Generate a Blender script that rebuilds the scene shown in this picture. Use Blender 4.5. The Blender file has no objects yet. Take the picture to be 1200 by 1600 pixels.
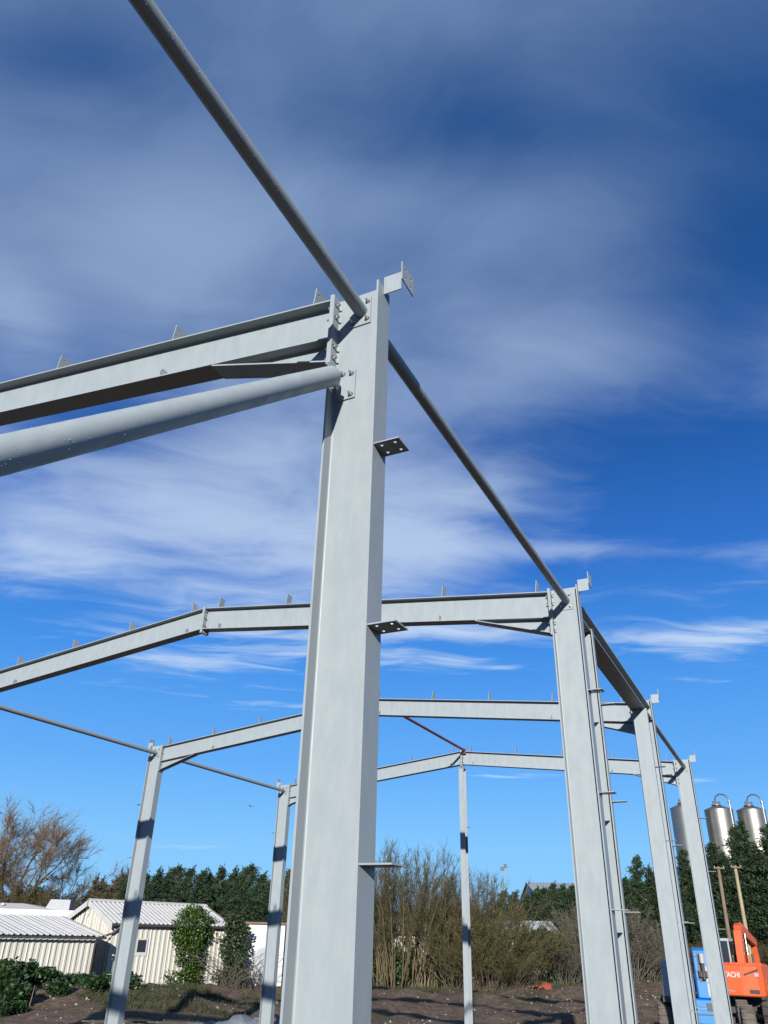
import bpy, math, random
import numpy as np
from mathutils import Vector, Matrix
from mathutils.geometry import tessellate_polygon

R = math.radians
SC = bpy.context.scene
COL = SC.collection
rng = np.random.default_rng(7)
random.seed(7)

# ------------------------------------------------------------------ camera, sky, sun, exposure
YAW, PITCH, ROLL = R(26.5655), R(28.8813), R(1.4659)
CAM = Vector((1.7802, -3.4737, 2.45))
_F = Vector((-math.sin(YAW)*math.cos(PITCH), math.cos(YAW)*math.cos(PITCH), math.sin(PITCH)))
_R0 = Vector((math.cos(YAW), math.sin(YAW), 0)); _U0 = _R0.cross(_F)
_Rt = _R0*math.cos(ROLL) + _U0*math.sin(ROLL); _Up = _U0*math.cos(ROLL) - _R0*math.sin(ROLL)
cd = bpy.data.cameras.new('camera'); cam = bpy.data.objects.new('camera', cd); COL.objects.link(cam)
cd.sensor_fit = 'VERTICAL'; cd.sensor_height = 36.0; cd.lens = 1197.589/1600*36.0
cd.clip_start = 0.05; cd.clip_end = 5000
m = Matrix((_Rt, _Up, -_F)).transposed().to_4x4(); m.translation = CAM
cam.matrix_world = m
SC.camera = cam

SUN_TRAVEL = Vector((-0.365, 1.0, -0.333)).normalized()
sun_el = math.asin(-SUN_TRAVEL.z)
sun_az = math.atan2(-SUN_TRAVEL.x, -SUN_TRAVEL.y)          # clockwise from +Y
sl = bpy.data.lights.new('sun', 'SUN'); sl.energy = 5.0; sl.angle = R(0.53); sl.color = (1.0, 0.955, 0.885)
so = bpy.data.objects.new('sun', sl); COL.objects.link(so)
so.rotation_euler = SUN_TRAVEL.to_track_quat('-Z', 'Y').to_euler(); so.location = (20, -40, 30)

SC.view_settings.view_transform = 'Standard'; SC.view_settings.look = 'None'
SC.view_settings.exposure = 0.85; SC.view_settings.gamma = 1.0; SC.view_settings.use_curve_mapping = False
SC.cycles.max_bounces = 6; SC.cycles.diffuse_bounces = 3; SC.cycles.glossy_bounces = 3
SC.cycles.transparent_max_bounces = 8
SC.cycles.caustics_reflective = False; SC.cycles.caustics_refractive = False
SC.cycles.use_denoising = True

class NT:
    """short-hand for building a node tree"""
    def __init__(s, tree): s.t = tree; s.n = tree.nodes; s.l = tree.links
    def node(s, typ, **kw):
        n = s.n.new(typ)
        for k, v in kw.items(): setattr(n, k, v)
        return n
    def put(s, sock, v):
        if isinstance(v, bpy.types.NodeSocket): s.l.new(v, sock)
        elif v is not None: sock.default_value = v
    def math(s, op, a, b=None, c=None, clamp=False):
        n = s.node('ShaderNodeMath', operation=op, use_clamp=clamp)
        s.put(n.inputs[0], a)
        if b is not None: s.put(n.inputs[1], b)
        if c is not None: s.put(n.inputs[2], c)
        return n.outputs[0]
    def vmath(s, op, a, b=None):
        n = s.node('ShaderNodeVectorMath', operation=op)
        s.put(n.inputs[0], a)
        if b is not None: s.put(n.inputs[1], b)
        return n.outputs[0]
    def noise(s, vec, scale, detail=4, rough=.55, dist=0.0):
        n = s.node('ShaderNodeTexNoise'); n.noise_dimensions = '3D'
        s.put(n.inputs['Vector'], vec); n.inputs['Scale'].default_value = scale
        n.inputs['Detail'].default_value = detail; n.inputs['Roughness'].default_value = rough
        n.inputs['Distortion'].default_value = dist
        return n.outputs['Fac']
    def ramp(s, fac, lo, hi, a=0.0, b=1.0):
        n = s.node('ShaderNodeMapRange', interpolation_type='SMOOTHSTEP'); s.put(n.inputs['Value'], fac)
        n.inputs['From Min'].default_value = lo; n.inputs['From Max'].default_value = hi
        n.inputs['To Min'].default_value = a; n.inputs['To Max'].default_value = b
        return n.outputs['Result']
    def mix(s, fac, a, b, mode='MIX'):
        n = s.node('ShaderNodeMix', data_type='RGBA', blend_type=mode)
        s.put(n.inputs[0], fac); s.put(n.inputs[6], a); s.put(n.inputs[7], b)
        return n.outputs[2]
    def mapping(s, vec, loc=(0,0,0), rot=(0,0,0), scale=(1,1,1)):
        n = s.node('ShaderNodeMapping'); s.put(n.inputs[0], vec)
        n.inputs[1].default_value = loc; n.inputs[2].default_value = rot; n.inputs[3].default_value = scale
        return n.outputs[0]

wd = bpy.data.worlds.new('World'); SC.world = wd; wd.use_nodes = True
def build_sky():
    k = NT(wd.node_tree); bg = k.n['Background']; ST = 0.12; bg.inputs['Strength'].default_value = 0.0665
    sky = k.node('ShaderNodeTexSky'); sky.sky_type = 'NISHITA'; sky.sun_disc = False
    sky.sun_elevation = sun_el; sky.sun_rotation = sun_az; sky.altitude = 0
    sky.air_density = 1.0; sky.dust_density = .2; sky.ozone_density = 4.0
    dirv = k.node('ShaderNodeTexCoord').outputs['Generated']
    dirv = k.vmath('NORMALIZE', dirv)
    d = k.mapping(dirv, rot=(0, 0, -YAW))            # x = to the right of the site grid, y = ahead
    sp = k.node('ShaderNodeSeparateXYZ'); k.put(sp.inputs[0], d); X, Y, Z = sp.outputs
    # clear air: deep blue overhead, pale cyan towards the horizon
    cr = k.node('ShaderNodeValToRGB'); k.put(cr.inputs[0], k.math('MAXIMUM', Z, 0.0)); e = cr.color_ramp
    stops = [(0, (.24, .60, 1.0)), (.09, (.21, .56, 1.0)), (.18, (.115, .42, .97)), (.31, (.050, .285, .84)), (.42, (.022, .165, .62)), (.53, (.011, .105, .42)), (.70, (.012, .080, .29)), (1, (.018, .080, .25))]
    while len(e.elements) < len(stops): e.elements.new(.5)
    for el, (p, c) in zip(e.elements, stops): el.position = p; el.color = c4_(c)
    clear = k.vmath('SCALE', cr.outputs[0]); clear.node.inputs[3].default_value = 1/ST
    clear = k.mix(.10, clear, sky.outputs[0])
    # thin cloud sheet seen in perspective: coordinates on a plane overhead
    zc = k.math('MAXIMUM', Z, .04); U = k.math('DIVIDE', X, zc); V = k.math('DIVIDE', Y, zc)
    cb = k.node('ShaderNodeCombineXYZ'); k.put(cb.inputs[0], U); k.put(cb.inputs[1], V); P = cb.outputs[0]
    warp = k.noise(k.mapping(P, loc=(1.3, 8.2, 0)), 1.6, 2, .5)
    PW = k.vmath('ADD', P, k.vmath('SCALE', (1.0, .7, 0)))
    k.put(PW.node.inputs[1].links[0].from_node.inputs[3], k.math('MULTIPLY', k.math('SUBTRACT', warp, .5), .55))
    soft = k.noise(k.mapping(PW, loc=(3.1, 1.7, 0), rot=(0, 0, .5), scale=(1.7, 2.3, 1)), 1.0, 4, .5, .2)
    mid = k.noise(k.mapping(PW, loc=(.4, 5.2, 2), rot=(0, 0, -.55), scale=(2.2, 4.2, 1)), 1.5, 8, .60, .3)
    wisp = k.noise(k.mapping(PW, loc=(7.4, .3, 5), rot=(0, 0, -.60), scale=(1.2, 3.4, 1)), 2.0, 9, .58, .4)
    # far sheets break up into streaks
    rad = k.math('SQRT', k.math('ADD', k.math('MULTIPLY', U, U), k.math('MULTIPLY', V, V)))
    farw = k.ramp(rad, 1.9, 3.1)
    near = k.math('ADD', k.math('MULTIPLY', k.math('SUBTRACT', soft, .5), .80), k.math('MULTIPLY', k.math('SUBTRACT', mid, .5), k.ramp(rad, .8, 2.2, .30, .95)))
    nearw = k.math('SUBTRACT', 1.0, farw)
    val = k.math('MULTIPLY', k.math('ADD', near, k.ramp(rad, 1.3, 2.6, .48, .30)), nearw)
    strk = k.math('ADD', k.math('MULTIPLY', k.math('SUBTRACT', wisp, .5), 2.2), k.ramp(rad, 2.2, 6, -.12, -.50))
    val = k.math('ADD', val, k.math('MULTIPLY', strk, farw))
    # individual cloud banks and clear gaps: centre, size, weight on the overhead plane
    banks = [(-.05, .84, .40, .12, .30), (-.36, .90, .16, .12, .20), (.10, .68, .34, .07, -.20), (-.44, .60, .16, .06, -.26), (-.02, .52, .25, .05, .12),
             (-.70, 1.05, .10, .14, .30), (.36, 1.10, .26, .16, .20), (-.62, 1.42, .22, .12, -.34), (-.45, 1.85, .42, .30, .46), (-1.10, 2.10, .28, .22, .42), (-.2, 1.45, .2, .2, .12),
             (.12, 1.85, .20, .36, .34), (.84, 1.68, .38, .42, -.72), (.62, .86, .22, .40, -.40), (.45, .56, .2, .12, -.12), (.35, 1.42, .25, .14, -.25),
             (1.18, 2.74, .40, .22, .75), (.30, 2.70, .42, .16, .60), (.25, 3.12, .46, .14, .55), (1.6, 2.6, .3, .12, .4), (-.85, 3.15, .55, .40, .55), (-.25, 2.75, .40, .30, .52), (-.55, 3.85, .34, .14, .55), (-.75, 2.35, .5, .3, .35), (0, 2.2, .4, .25, .3),
             (.80, 2.00, .55, .07, .42), (1.00, 5.6, .5, .16, .75), (2.25, 5.6, .4, .16, .75), (-2.6, 11.5, .9, .6, .8), (1.35, 3.25, .16, .06, .5)]
    for cu, cv, su, sv, a in banks:
        du = k.math('MULTIPLY', k.math('SUBTRACT', U, cu), 1/su); dv = k.math('MULTIPLY', k.math('SUBTRACT', V, cv), 1/sv)
        g = k.math('EXPONENT', k.math('MULTIPLY', k.math('ADD', k.math('MULTIPLY', du, du), k.math('MULTIPLY', dv, dv)), -1.0))
        val = k.math('MULTIPLY_ADD', g, a, val)
    m = k.ramp(val, .0, 1.05)
    m = k.math('MULTIPLY', m, k.ramp(Z, .02, .10))
    cc = k.node('ShaderNodeValToRGB'); k.put(cc.inputs[0], k.math('MAXIMUM', Z, 0.0)); e = cc.color_ramp
    for el, (p, c) in zip(e.elements, [(.18, (.66, .82, 1.0)), (.75, (.265, .385, .61))]): el.position = p; el.color = c4_(c)
    el = e.elements.new(.45); el.color = c4_((.50, .63, .86))
    cl = k.vmath('SCALE', cc.outputs[0]); cl.node.inputs[3].default_value = 1/ST
    k.put(bg.inputs['Color'], k.mix(k.math('MULTIPLY', m, .88), clear, cl))
def c4_(c): return (c[0], c[1], c[2], 1.0)
build_sky()


# ------------------------------------------------------------------ helpers
def c4(c): return (c[0], c[1], c[2], 1.0)
MATS = {}
def mat(name, col, rough=.6, metal=0.0, spec=.5, var=0.0, vscale=3.0, col2=None, c2=(.5,.7), c2scale=2.0, bump=0.0, bscale=20.0, island=0.0, trans=0.0, stretch=(1,1,1)):
    mm = bpy.data.materials.new(name); mm.use_nodes = True
    k = NT(mm.node_tree); bs = k.n['Principled BSDF']; out = k.n['Material Output']
    tc = k.node('ShaderNodeTexCoord').outputs['Object']
    if stretch != (1,1,1): tc = k.mapping(tc, scale=stretch)
    base = None
    rgb = k.node('ShaderNodeRGB'); rgb.outputs[0].default_value = c4(col); base = rgb.outputs[0]
    if col2 is not None:
        f = k.ramp(k.noise(tc, c2scale, 5, .6), c2[0], c2[1]); base = k.mix(f, base, c4(col2))
    if var:
        f = k.ramp(k.noise(tc, vscale, 4, .6), .3, .7, 1-var, 1+var)
        n = k.vmath('SCALE', base); k.put(n.node.inputs[3], f); base = n
    if island:
        g = k.node('ShaderNodeNewGeometry').outputs['Random Per Island']
        f = k.ramp(g, 0, 1, 1-island, 1+island)
        n = k.vmath('SCALE', base); k.put(n.node.inputs[3], f); base = n
    k.put(bs.inputs['Base Color'], base)
    bs.inputs['Roughness'].default_value = rough; bs.inputs['Metallic'].default_value = metal
    bs.inputs['Specular IOR Level'].default_value = spec
    if bump:
        b = k.node('ShaderNodeBump'); b.inputs['Strength'].default_value = bump; b.inputs['Distance'].default_value = .02
        k.put(b.inputs['Height'], k.noise(tc, bscale, 6, .65)); k.l.new(b.outputs[0], bs.inputs['Normal'])
    if trans:
        t = k.node('ShaderNodeBsdfTranslucent'); k.put(t.inputs['Color'], base)
        mx = k.node('ShaderNodeMixShader'); mx.inputs[0].default_value = trans
        k.l.new(bs.outputs[0], mx.inputs[1]); k.l.new(t.outputs[0], mx.inputs[2]); k.l.new(mx.outputs[0], out.inputs[0])
    MATS[name] = mm
    return mm

def tag(o, label=None, cat=None, group=None, kind=None):
    if label: o['label'] = label
    if cat: o['category'] = cat
    if group: o['group'] = group
    if kind: o['kind'] = kind
    return o
def empty(name, loc, rz=0.0, label=None, cat=None, group=None, kind=None):
    o = bpy.data.objects.new(name, None); COL.objects.link(o)
    o.empty_display_size = .2
    o.location = loc; o.rotation_euler = (0, 0, rz)
    return tag(o, label, cat, group, kind)

class MB:
    """collects shapes into one mesh"""
    def __init__(s): s.v = []; s.f = []; s.sm = []
    def add(s, vs, fs, smooth=False):
        b = len(s.v); s.v += [tuple(p) for p in vs]
        s.f += [tuple(i+b for i in f) for f in fs]; s.sm += [smooth]*len(fs)
        return s
    def box(s, x0, x1, y0, y1, z0, z1, M=None):
        vs = [Vector((x, y, z)) for z in (z0, z1) for y in (y0, y1) for x in (x0, x1)]
        if M: vs = [M @ p for p in vs]
        return s.add(vs, [(0,2,3,1), (4,5,7,6), (0,1,5,4), (2,6,7,3), (0,4,6,2), (1,3,7,5)])
    def hexa(s, b4, t4):
        """bottom ring and top ring of four points each, counter-clockwise from above"""
        return s.add(list(b4)+list(t4), [(3,2,1,0), (4,5,6,7), (0,1,5,4), (1,2,6,5), (2,3,7,6), (3,0,4,7)])
    def prism(s, poly, A, ex, ey, ez, t0, t1, holes=()):
        """2-D outline (ex, ey plane at A) with optional holes, extruded along ez from t0 to t1"""
        A, ex, ey, ez = Vector(A), Vector(ex), Vector(ey), Vector(ez)
        loops = [list(poly)] + [list(h) for h in holes]
        flat = [p for l in loops for p in l]; n = len(flat)
        tris = tessellate_polygon([[Vector((p[0], p[1], 0)) for p in l] for l in loops])
        vs = [A+ex*p[0]+ey*p[1]+ez*t0 for p in flat] + [A+ex*p[0]+ey*p[1]+ez*t1 for p in flat]
        fs = []
        right = ex.cross(ey).dot(ez) > 0
        for t in tris:
            a, b, c = [flat[i] for i in t]
            ccw = ((b[0]-a[0])*(c[1]-a[1])-(b[1]-a[1])*(c[0]-a[0])) > 0
            t = tuple(t) if ccw == right else tuple(reversed(t))
            fs.append(tuple(i+n for i in t)); fs.append(tuple(reversed(t)))
        o = 0
        for li, l in enumerate(loops):
            area = sum(l[i][0]*l[(i+1) % len(l)][1]-l[(i+1) % len(l)][0]*l[i][1] for i in range(len(l)))
            fwd = ((area > 0) == right) == (li == 0)
            for i in range(len(l)):
                a, b = o+i, o+(i+1) % len(l)
                fs.append((a, b, b+n, a+n) if fwd else (b, a, a+n, b+n))
            o += len(l)
        return s.add(vs, fs)
    def sweep(s, prof, A, B, ex, ey, smooth=False, caps=True):
        A, B, ex, ey = Vector(A), Vector(B), Vector(ex), Vector(ey)
        n = len(prof)
        vs = [A+ex*p[0]+ey*p[1] for p in prof]+[B+ex*p[0]+ey*p[1] for p in prof]
        flip = ex.cross(ey).dot(B-A) < 0
        fs = [((i, (i+1) % n, (i+1) % n+n, i+n) if not flip else (i, i+n, (i+1) % n+n, (i+1) % n)) for i in range(n)]
        s.add(vs, fs, smooth)
        if caps:
            tr = tessellate_polygon([[Vector((p[0], p[1], 0)) for p in prof]])
            cf = []
            for t in tr:
                a, b, c = [prof[i] for i in t]
                ccw = ((b[0]-a[0])*(c[1]-a[1])-(b[1]-a[1])*(c[0]-a[0])) > 0
                t = tuple(t) if ccw != flip else tuple(reversed(t))
                cf += [tuple(i+n for i in t), tuple(reversed(t))]
            s.add(vs, cf)
        return s
    def tube(s, pts, rad, n=10, caps=True, smooth=True):
        pts = [Vector(p) for p in pts]
        rs = rad if isinstance(rad, (list, tuple)) else [rad]*len(pts)
        vs = []; fs = []
        for i, p in enumerate(pts):
            d = (pts[min(i+1, len(pts)-1)]-pts[max(i-1, 0)]).normalized()
            a = d.orthogonal().normalized() if i == 0 else (pa - d*pa.dot(d)).normalized()
            pa = a; b = d.cross(a)
            for k in range(n):
                t = 2*math.pi*k/n; vs.append(p+(a*math.cos(t)+b*math.sin(t))*rs[i])
        for i in range(len(pts)-1):
            for k in range(n):
                q = (k+1) % n; fs.append((i*n+k, i*n+q, (i+1)*n+q, (i+1)*n+k))
        s.add(vs, fs, smooth)
        if caps:
            s.add(vs[:n], [tuple(reversed(range(n)))]); s.add(vs[-n:], [tuple(range(n))])
        return s
    def lathe(s, prof, C=(0,0,0), n=24, axis=(0,0,1), smooth=True):
        """prof: list of (radius, height)"""
        ax = Vector(axis).normalized(); a = ax.orthogonal().normalized(); b = ax.cross(a); C = Vector(C)
        vs = []; fs = []
        for r, h in prof:
            for k in range(n):
                t = 2*math.pi*k/n; vs.append(C+ax*h+(a*math.cos(t)+b*math.sin(t))*r)
        for i in range(len(prof)-1):
            for k in range(n):
                q = (k+1) % n; fs.append((i*n+k, i*n+q, (i+1)*n+q, (i+1)*n+k))
        return s.add(vs, fs, smooth)
    def mesh(s, name):
        me = bpy.data.meshes.new(name); me.from_pydata(s.v, [], s.f)
        me.polygons.foreach_set('use_smooth', s.sm); me.update()
        return me
    def build(s, name, material, parent=None, loc=None, bevel=0.0, kind=None, label=None):
        o = bpy.data.objects.new(name, s.mesh(name)); COL.objects.link(o)
        o.data.materials.append(material if not isinstance(material, str) else MATS[material])
        if parent is not None: o.parent = parent
        if loc is not None: o.location = loc
        if bevel:
            b = o.modifiers.new('edge', 'BEVEL'); b.width = bevel; b.segments = 1; b.limit_method = 'ANGLE'; b.angle_limit = R(50)
        if kind: o['kind'] = kind
        if label: o['label'] = label
        return o

def arr_mesh(name, V, T, smooth=False):
    """mesh from numpy arrays of vertices and triangles"""
    me = bpy.data.meshes.new(name); V = np.asarray(V, np.float32); T = np.asarray(T, np.int32)
    me.vertices.add(len(V)); me.vertices.foreach_set('co', V.ravel())
    me.loops.add(T.size); me.loops.foreach_set('vertex_index', T.ravel())
    me.polygons.add(len(T)); me.polygons.foreach_set('loop_start', np.arange(0, T.size, 3, dtype=np.int32))
    if smooth: me.polygons.foreach_set('use_smooth', np.ones(len(T), bool))
    me.update(); me.validate()
    return me
def mesh_obj(name, me, material, parent=None, loc=None, kind=None):
    o = bpy.data.objects.new(name, me); COL.objects.link(o)
    if not me.materials: me.materials.append(MATS[material] if isinstance(material, str) else material)
    if parent is not None: o.parent = parent
    if loc is not None: o.location = loc
    if kind: o['kind'] = kind
    return o
def share(name, src, parent, loc=(0,0,0), rot=None, scale=None):
    o = src.copy(); o.name = name; COL.objects.link(o); o.parent = parent; o.location = loc
    if rot is not None: o.rotation_euler = rot
    if scale is not None: o.scale = scale
    return o
def circle(cx, cy, r, n=10): return [(cx+r*math.cos(2*math.pi*i/n), cy+r*math.sin(2*math.pi*i/n)) for i in range(n)]
def rect(x0, x1, y0, y1): return [(x0, y0), (x1, y0), (x1, y1), (x0, y1)]

# site grid: origin on the ground below the photographer, v straight ahead, u to the right
_u = Vector((math.cos(YAW), math.sin(YAW), 0)); _v = Vector((-math.sin(YAW), math.cos(YAW), 0))
def site(u, v, z=0.0):
    p = Vector((CAM.x, CAM.y, 0)) + _u*u + _v*v; p.z = z
    return p
def gbump(u, v, cu, cv, su, sv, h): return h*np.exp(-((u-cu)/su)**2-((v-cv)/sv)**2)
def ground_h(u, v):
    u = np.asarray(u, float); v = np.asarray(v, float)
    z = gbump(u, v, -7.2, 32, 2.6, 3.0, .5) + gbump(u, v, -14.5, 32, 5.0, 3.2, .75) + gbump(u, v, -22, 34, 6, 4, .7)
    z += gbump(u, v, 2.0, 41, 4.0, 2.6, .22) + gbump(u, v, 9.2, 46, 3.0, 2.4, .42) + gbump(u, v, 15, 55, 4, 4, .35)
    z += .7*np.clip((v-52)/25, 0, 1)*np.clip((u-8)/8, 0, 1)
    w = np.clip((v-24)/8, 0, 1)
    z += w*(.05*np.sin(u*1.7+v*.6)+.04*np.sin(u*.8-v*1.3+1)+.03*np.sin(u*3.1+v*2.3))
    for i in range(14):
        a = i*2.4; f = 1.6+.33*i
        z = z+w*.026*np.sin(f*(u*math.cos(a)+v*math.sin(a))+i*1.7)
    return z
def on(u, v, dz=0.0): return site(u, v, float(ground_h(u, v))+dz)

# ------------------------------------------------------------------ materials
def steel_mat():
    mm = bpy.data.materials.new('grey_primer_steel'); mm.use_nodes = True
    k = NT(mm.node_tree); bs = k.n['Principled BSDF']
    geo = k.node('ShaderNodeNewGeometry').outputs['Position']
    st = k.mapping(geo, scale=(1, 1, .35))
    cloud = k.ramp(k.noise(geo, 1.9, 3, .5), .54, .80)
    streak = k.ramp(k.noise(st, 11, 4, .6), .3, .75)
    fine = k.noise(geo, 210, 3, .6)
    base = k.mix(streak, c4((0.1932, 0.2228, 0.2409)), c4((0.2124, 0.2408, 0.2559)))
    base = k.mix(k.math('MULTIPLY', cloud, .16), base, c4((0.1219, 0.1443, 0.1605)))
    f = k.ramp(fine, .25, .75, .965, 1.035); n = k.vmath('SCALE', base); k.put(n.node.inputs[3], f); base = n
    # scuffs, dirt specks and a few pale rub marks
    speck = k.ramp(k.noise(geo, 46, 2, .5), .735, .765, 0, .5)
    patch = k.ramp(k.noise(geo, 1.4, 2, .5), .52, .62)
    base = k.mix(k.math('MULTIPLY', speck, patch), base, c4((0.0870, 0.0857, 0.0794)))
    rub = k.ramp(k.noise(k.mapping(geo, scale=(5, 5, 1.2), rot=(.3, .1, 0)), 9, 5, .75), .66, .80, 0, .22)
    base = k.mix(k.math('MULTIPLY', rub, k.ramp(k.noise(geo, .9, 2, .5), .5, .62)), base, c4((0.3133, 0.3382, 0.3454)))
    k.put(bs.inputs['Base Color'], base)
    bs.inputs['Roughness'].default_value = .46; bs.inputs['Specular IOR Level'].default_value = .3
    k.put(bs.inputs['Roughness'], k.ramp(streak, 0, 1, .40, .56))
    b = k.node('ShaderNodeBump'); b.inputs['Strength'].default_value = .06; b.inputs['Distance'].default_value = .01
    k.put(b.inputs['Height'], k.noise(geo, 130, 4, .6)); k.l.new(b.outputs[0], bs.inputs['Normal'])
    MATS['steel'] = mm
steel_mat()
mat('bolt', (.42, .42, .40), .35, .9)
mat('red_oxide', (0.15, 0.018, 0.015), .6, var=.15)
mat('water', (0.3, 0.32, 0.33), .08, 0, .8)
mat('soil', (.085, .062, .048), .95)
mat('cream_cladding', (0.37, 0.358, 0.312), .55, var=.06, vscale=1.3, col2=(.33, .26, .16), c2=(.62, .86), c2scale=1.6, stretch=(1, 1, .3))
mat('white_roof', (0.37, 0.365, 0.35), .5, var=.05, vscale=2)
mat('white_paint', (0.38, 0.378, 0.365), .5, var=.05, vscale=2)
mat('dark_trim', (.035, .033, .032), .5)
mat('timber', (0.1152, 0.072, 0.0432), .8, var=.2, vscale=6)
mat('dark_glass', (.02, .024, .03), .08, 0, .8)
mat('grey_sheet', (0.1996, 0.2177, 0.2419), .5, var=.06)
mat('stainless', (0.235, 0.222, 0.2), .42, .85, var=.05, vscale=.6, bump=.05, bscale=1.2, stretch=(.25, .25, 3.0))
mat('orange_paint', (0.4368, 0.0714, 0.0168), .45, var=.10, vscale=3, col2=(.27, .05, .02), c2=(.60, .85), c2scale=2.2)
mat('blue_paint', (0.005, 0.135, 0.4), .4, var=.08, vscale=3)
mat('pale_panel', (0.252, 0.2604, 0.2688), .5, var=.06)
mat('cab_paint', (0.254, 0.2782, 0.3145), .45, var=.05)
mat('yellow_paint', (0.375, 0.2419, 0.0121), .45, var=.1)
mat('rubber', (.030, .028, .026), .9)
mat('muddy_rubber', (0.0828, 0.0684, 0.054), .95, var=.25, vscale=5, bump=.4, bscale=18)
mat('track_steel', (.035, .030, .027), .8, var=.3, vscale=6)
mat('tarpaulin', (0.1016, 0.1137, 0.1258), .5, var=.1, vscale=3)
mat('brick', (0.288, 0.1656, 0.108), .9, var=.2, vscale=9)
mat('orange_mesh', (0.2, 0.035, 0.016), .8, var=.2, vscale=8)
mat('pole_wood', (0.216, 0.18, 0.108), .85, var=.2, vscale=5, stretch=(1, 1, .2))
mat('pole_wood_dark', (0.1224, 0.09, 0.0612), .85, var=.2, vscale=5, stretch=(1, 1, .2))
mat('conifer', (0.0135, 0.034, 0.0115), .75, island=.55, trans=.12)
mat('conifer_tall', (0.0155, 0.036, 0.0105), .75, island=.6, trans=.12)
mat('stem_olive', (.078, .062, .030), .9, var=.25, vscale=4)
mat('roof_grey', (.27, .27, .265), .5, var=.06)
mat('bark', (0.0638, 0.0471, 0.0305), .9, var=.25, vscale=6)
mat('pale_bark', (0.1386, 0.1053, 0.0638), .9, var=.25, vscale=6)
mat('twig_olive', (0.054, 0.046, 0.017), .85, island=.35)
mat('twig_grey', (0.0748, 0.0654, 0.0499), .85, island=.35)
mat('twig_purple', (0.0582, 0.0344, 0.0322), .85, island=.3)
mat('twig_willow', (0.125, 0.08, 0.036), .85, island=.35)
mat('bud_olive', (0.078, 0.072, 0.012), .8, island=.5, trans=.2)
mat('bud_grey', (0.0942, 0.0915, 0.0554), .8, island=.4, trans=.2)
mat('hedge_brown', (0.0582, 0.0388, 0.0111), .85, island=.5, trans=.15)
mat('ivy', (0.03, 0.06, 0.006), .5, island=.6, trans=.2)
mat('weed', (0.0135, 0.038, 0.0065), .55, island=.55, trans=.22)
mat('dark_bush', (0.0211, 0.0388, 0.01), .6, island=.55, trans=.15)
mat('grass', (0.034, 0.04, 0.011), .8, island=.5, trans=.2)
mat('dry_stalk', (0.1663, 0.1164, 0.061), .85, island=.3)
mat('stone', (0.1645, 0.1403, 0.121), .9, island=.4)
mat('bird', (.02, .02, .02), .8)

# ------------------------------------------------------------------ ground
def build_ground():
    us = np.unique(np.concatenate([np.arange(-46, 46.1, .5), np.linspace(46, 900, 18), -np.linspace(46, 900, 18)]))
    vs = np.unique(np.concatenate([np.arange(-20, 90.1, .5), np.linspace(90, 1200, 16), -np.linspace(20, 400, 8)]))
    U, V = np.meshgrid(us, vs); Z = ground_h(U, V)
    far = (np.abs(U) > 46) | (V > 90) | (V < -20)
    Z = np.where(far & (U < 8), 0, Z)
    P = np.stack([CAM.x+U*_u.x+V*_v.x, CAM.y+U*_u.y+V*_v.y, Z], -1).reshape(-1, 3)
    nu, nv = len(us), len(vs); i = np.arange(nu-1)[None, :]+np.arange(nv-1)[:, None]*nu; i = i.ravel()
    T = np.concatenate([np.stack([i, i+1, i+1+nu], 1), np.stack([i, i+1+nu, i+nu], 1)])
    mm = bpy.data.materials.new('site_soil'); mm.use_nodes = True
    k = NT(mm.node_tree); bs = k.n['Principled BSDF']; g = k.node('ShaderNodeNewGeometry').outputs['Position']
    n1 = k.noise(g, .35, 5, .6); n2 = k.noise(g, 3.5, 6, .7); n3 = k.noise(g, 22, 4, .7)
    base = k.mix(k.ramp(n2, .3, .7), c4((.058, .040, .028)), c4((.135, .097, .070)))
    base = k.mix(k.ramp(n3, .55, .72, 0, .65), base, c4((.22, .17, .13)))
    base = k.mix(k.ramp(n1, .52, .66, 0, .7), base, c4((.050, .050, .020)))
    k.put(bs.inputs['Base Color'], base); bs.inputs['Roughness'].default_value = .95; bs.inputs['Specular IOR Level'].default_value = .2
    b = k.node('ShaderNodeBump'); b.inputs['Strength'].default_value = .9; b.inputs['Distance'].default_value = .09
    k.put(b.inputs['Height'], k.math('ADD', n2, k.math('MULTIPLY', n3, .4))); k.l.new(b.outputs[0], bs.inputs['Normal'])
    o = mesh_obj('ground', arr_mesh('ground', P, T, True), mm); tag(o, kind='structure')
    o['label'] = 'rough brown soil of the building site'
build_ground()

# ------------------------------------------------------------------ steel portal frames
DP, BF, TF, TW = .356, .174, .0135, .008
WID = 11.832
FY = [-5.652, 0.0, 5.652, 11.366, 17.166]
HC, HE, HR = 6.379, 6.342, 6.972
RAILS = (5.032, 3.884, 2.730, 1.574, .42)
SLOPE = (HR-HE)/(WID/2-DP)
def isect(dp, bf, tf, tw, r=.010):
    """I outline: depth along first axis, width along second, centred, with root fillets"""
    h, b, w = dp/2, bf/2, tw/2; fi = []
    def fil(sx, sy):   # from flange inside towards web
        out = []
        for t in (0, .5, 1):
            a = t*math.pi/2
            out.append((sx*(h-tf-r+r*math.cos(a)), sy*(w+r-r*math.sin(a))))
        return out
    P = [(h, -b), (h, b), (h-tf, b)] + fil(1, 1) + list(reversed(fil(-1, 1))) + [(-h+tf, b), (-h, b), (-h, -b), (-h+tf, -b)] + fil(-1, -1) + list(reversed(fil(1, -1))) + [(h-tf, -b)]
    return P
def channel(dp, bf, tf, tw):
    h = dp/2
    return [(-h, 0), (h, 0), (h, bf), (h-tf, bf), (h-tf, tw), (-h+tf, tw), (-h+tf, bf), (-h, bf)]
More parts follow.
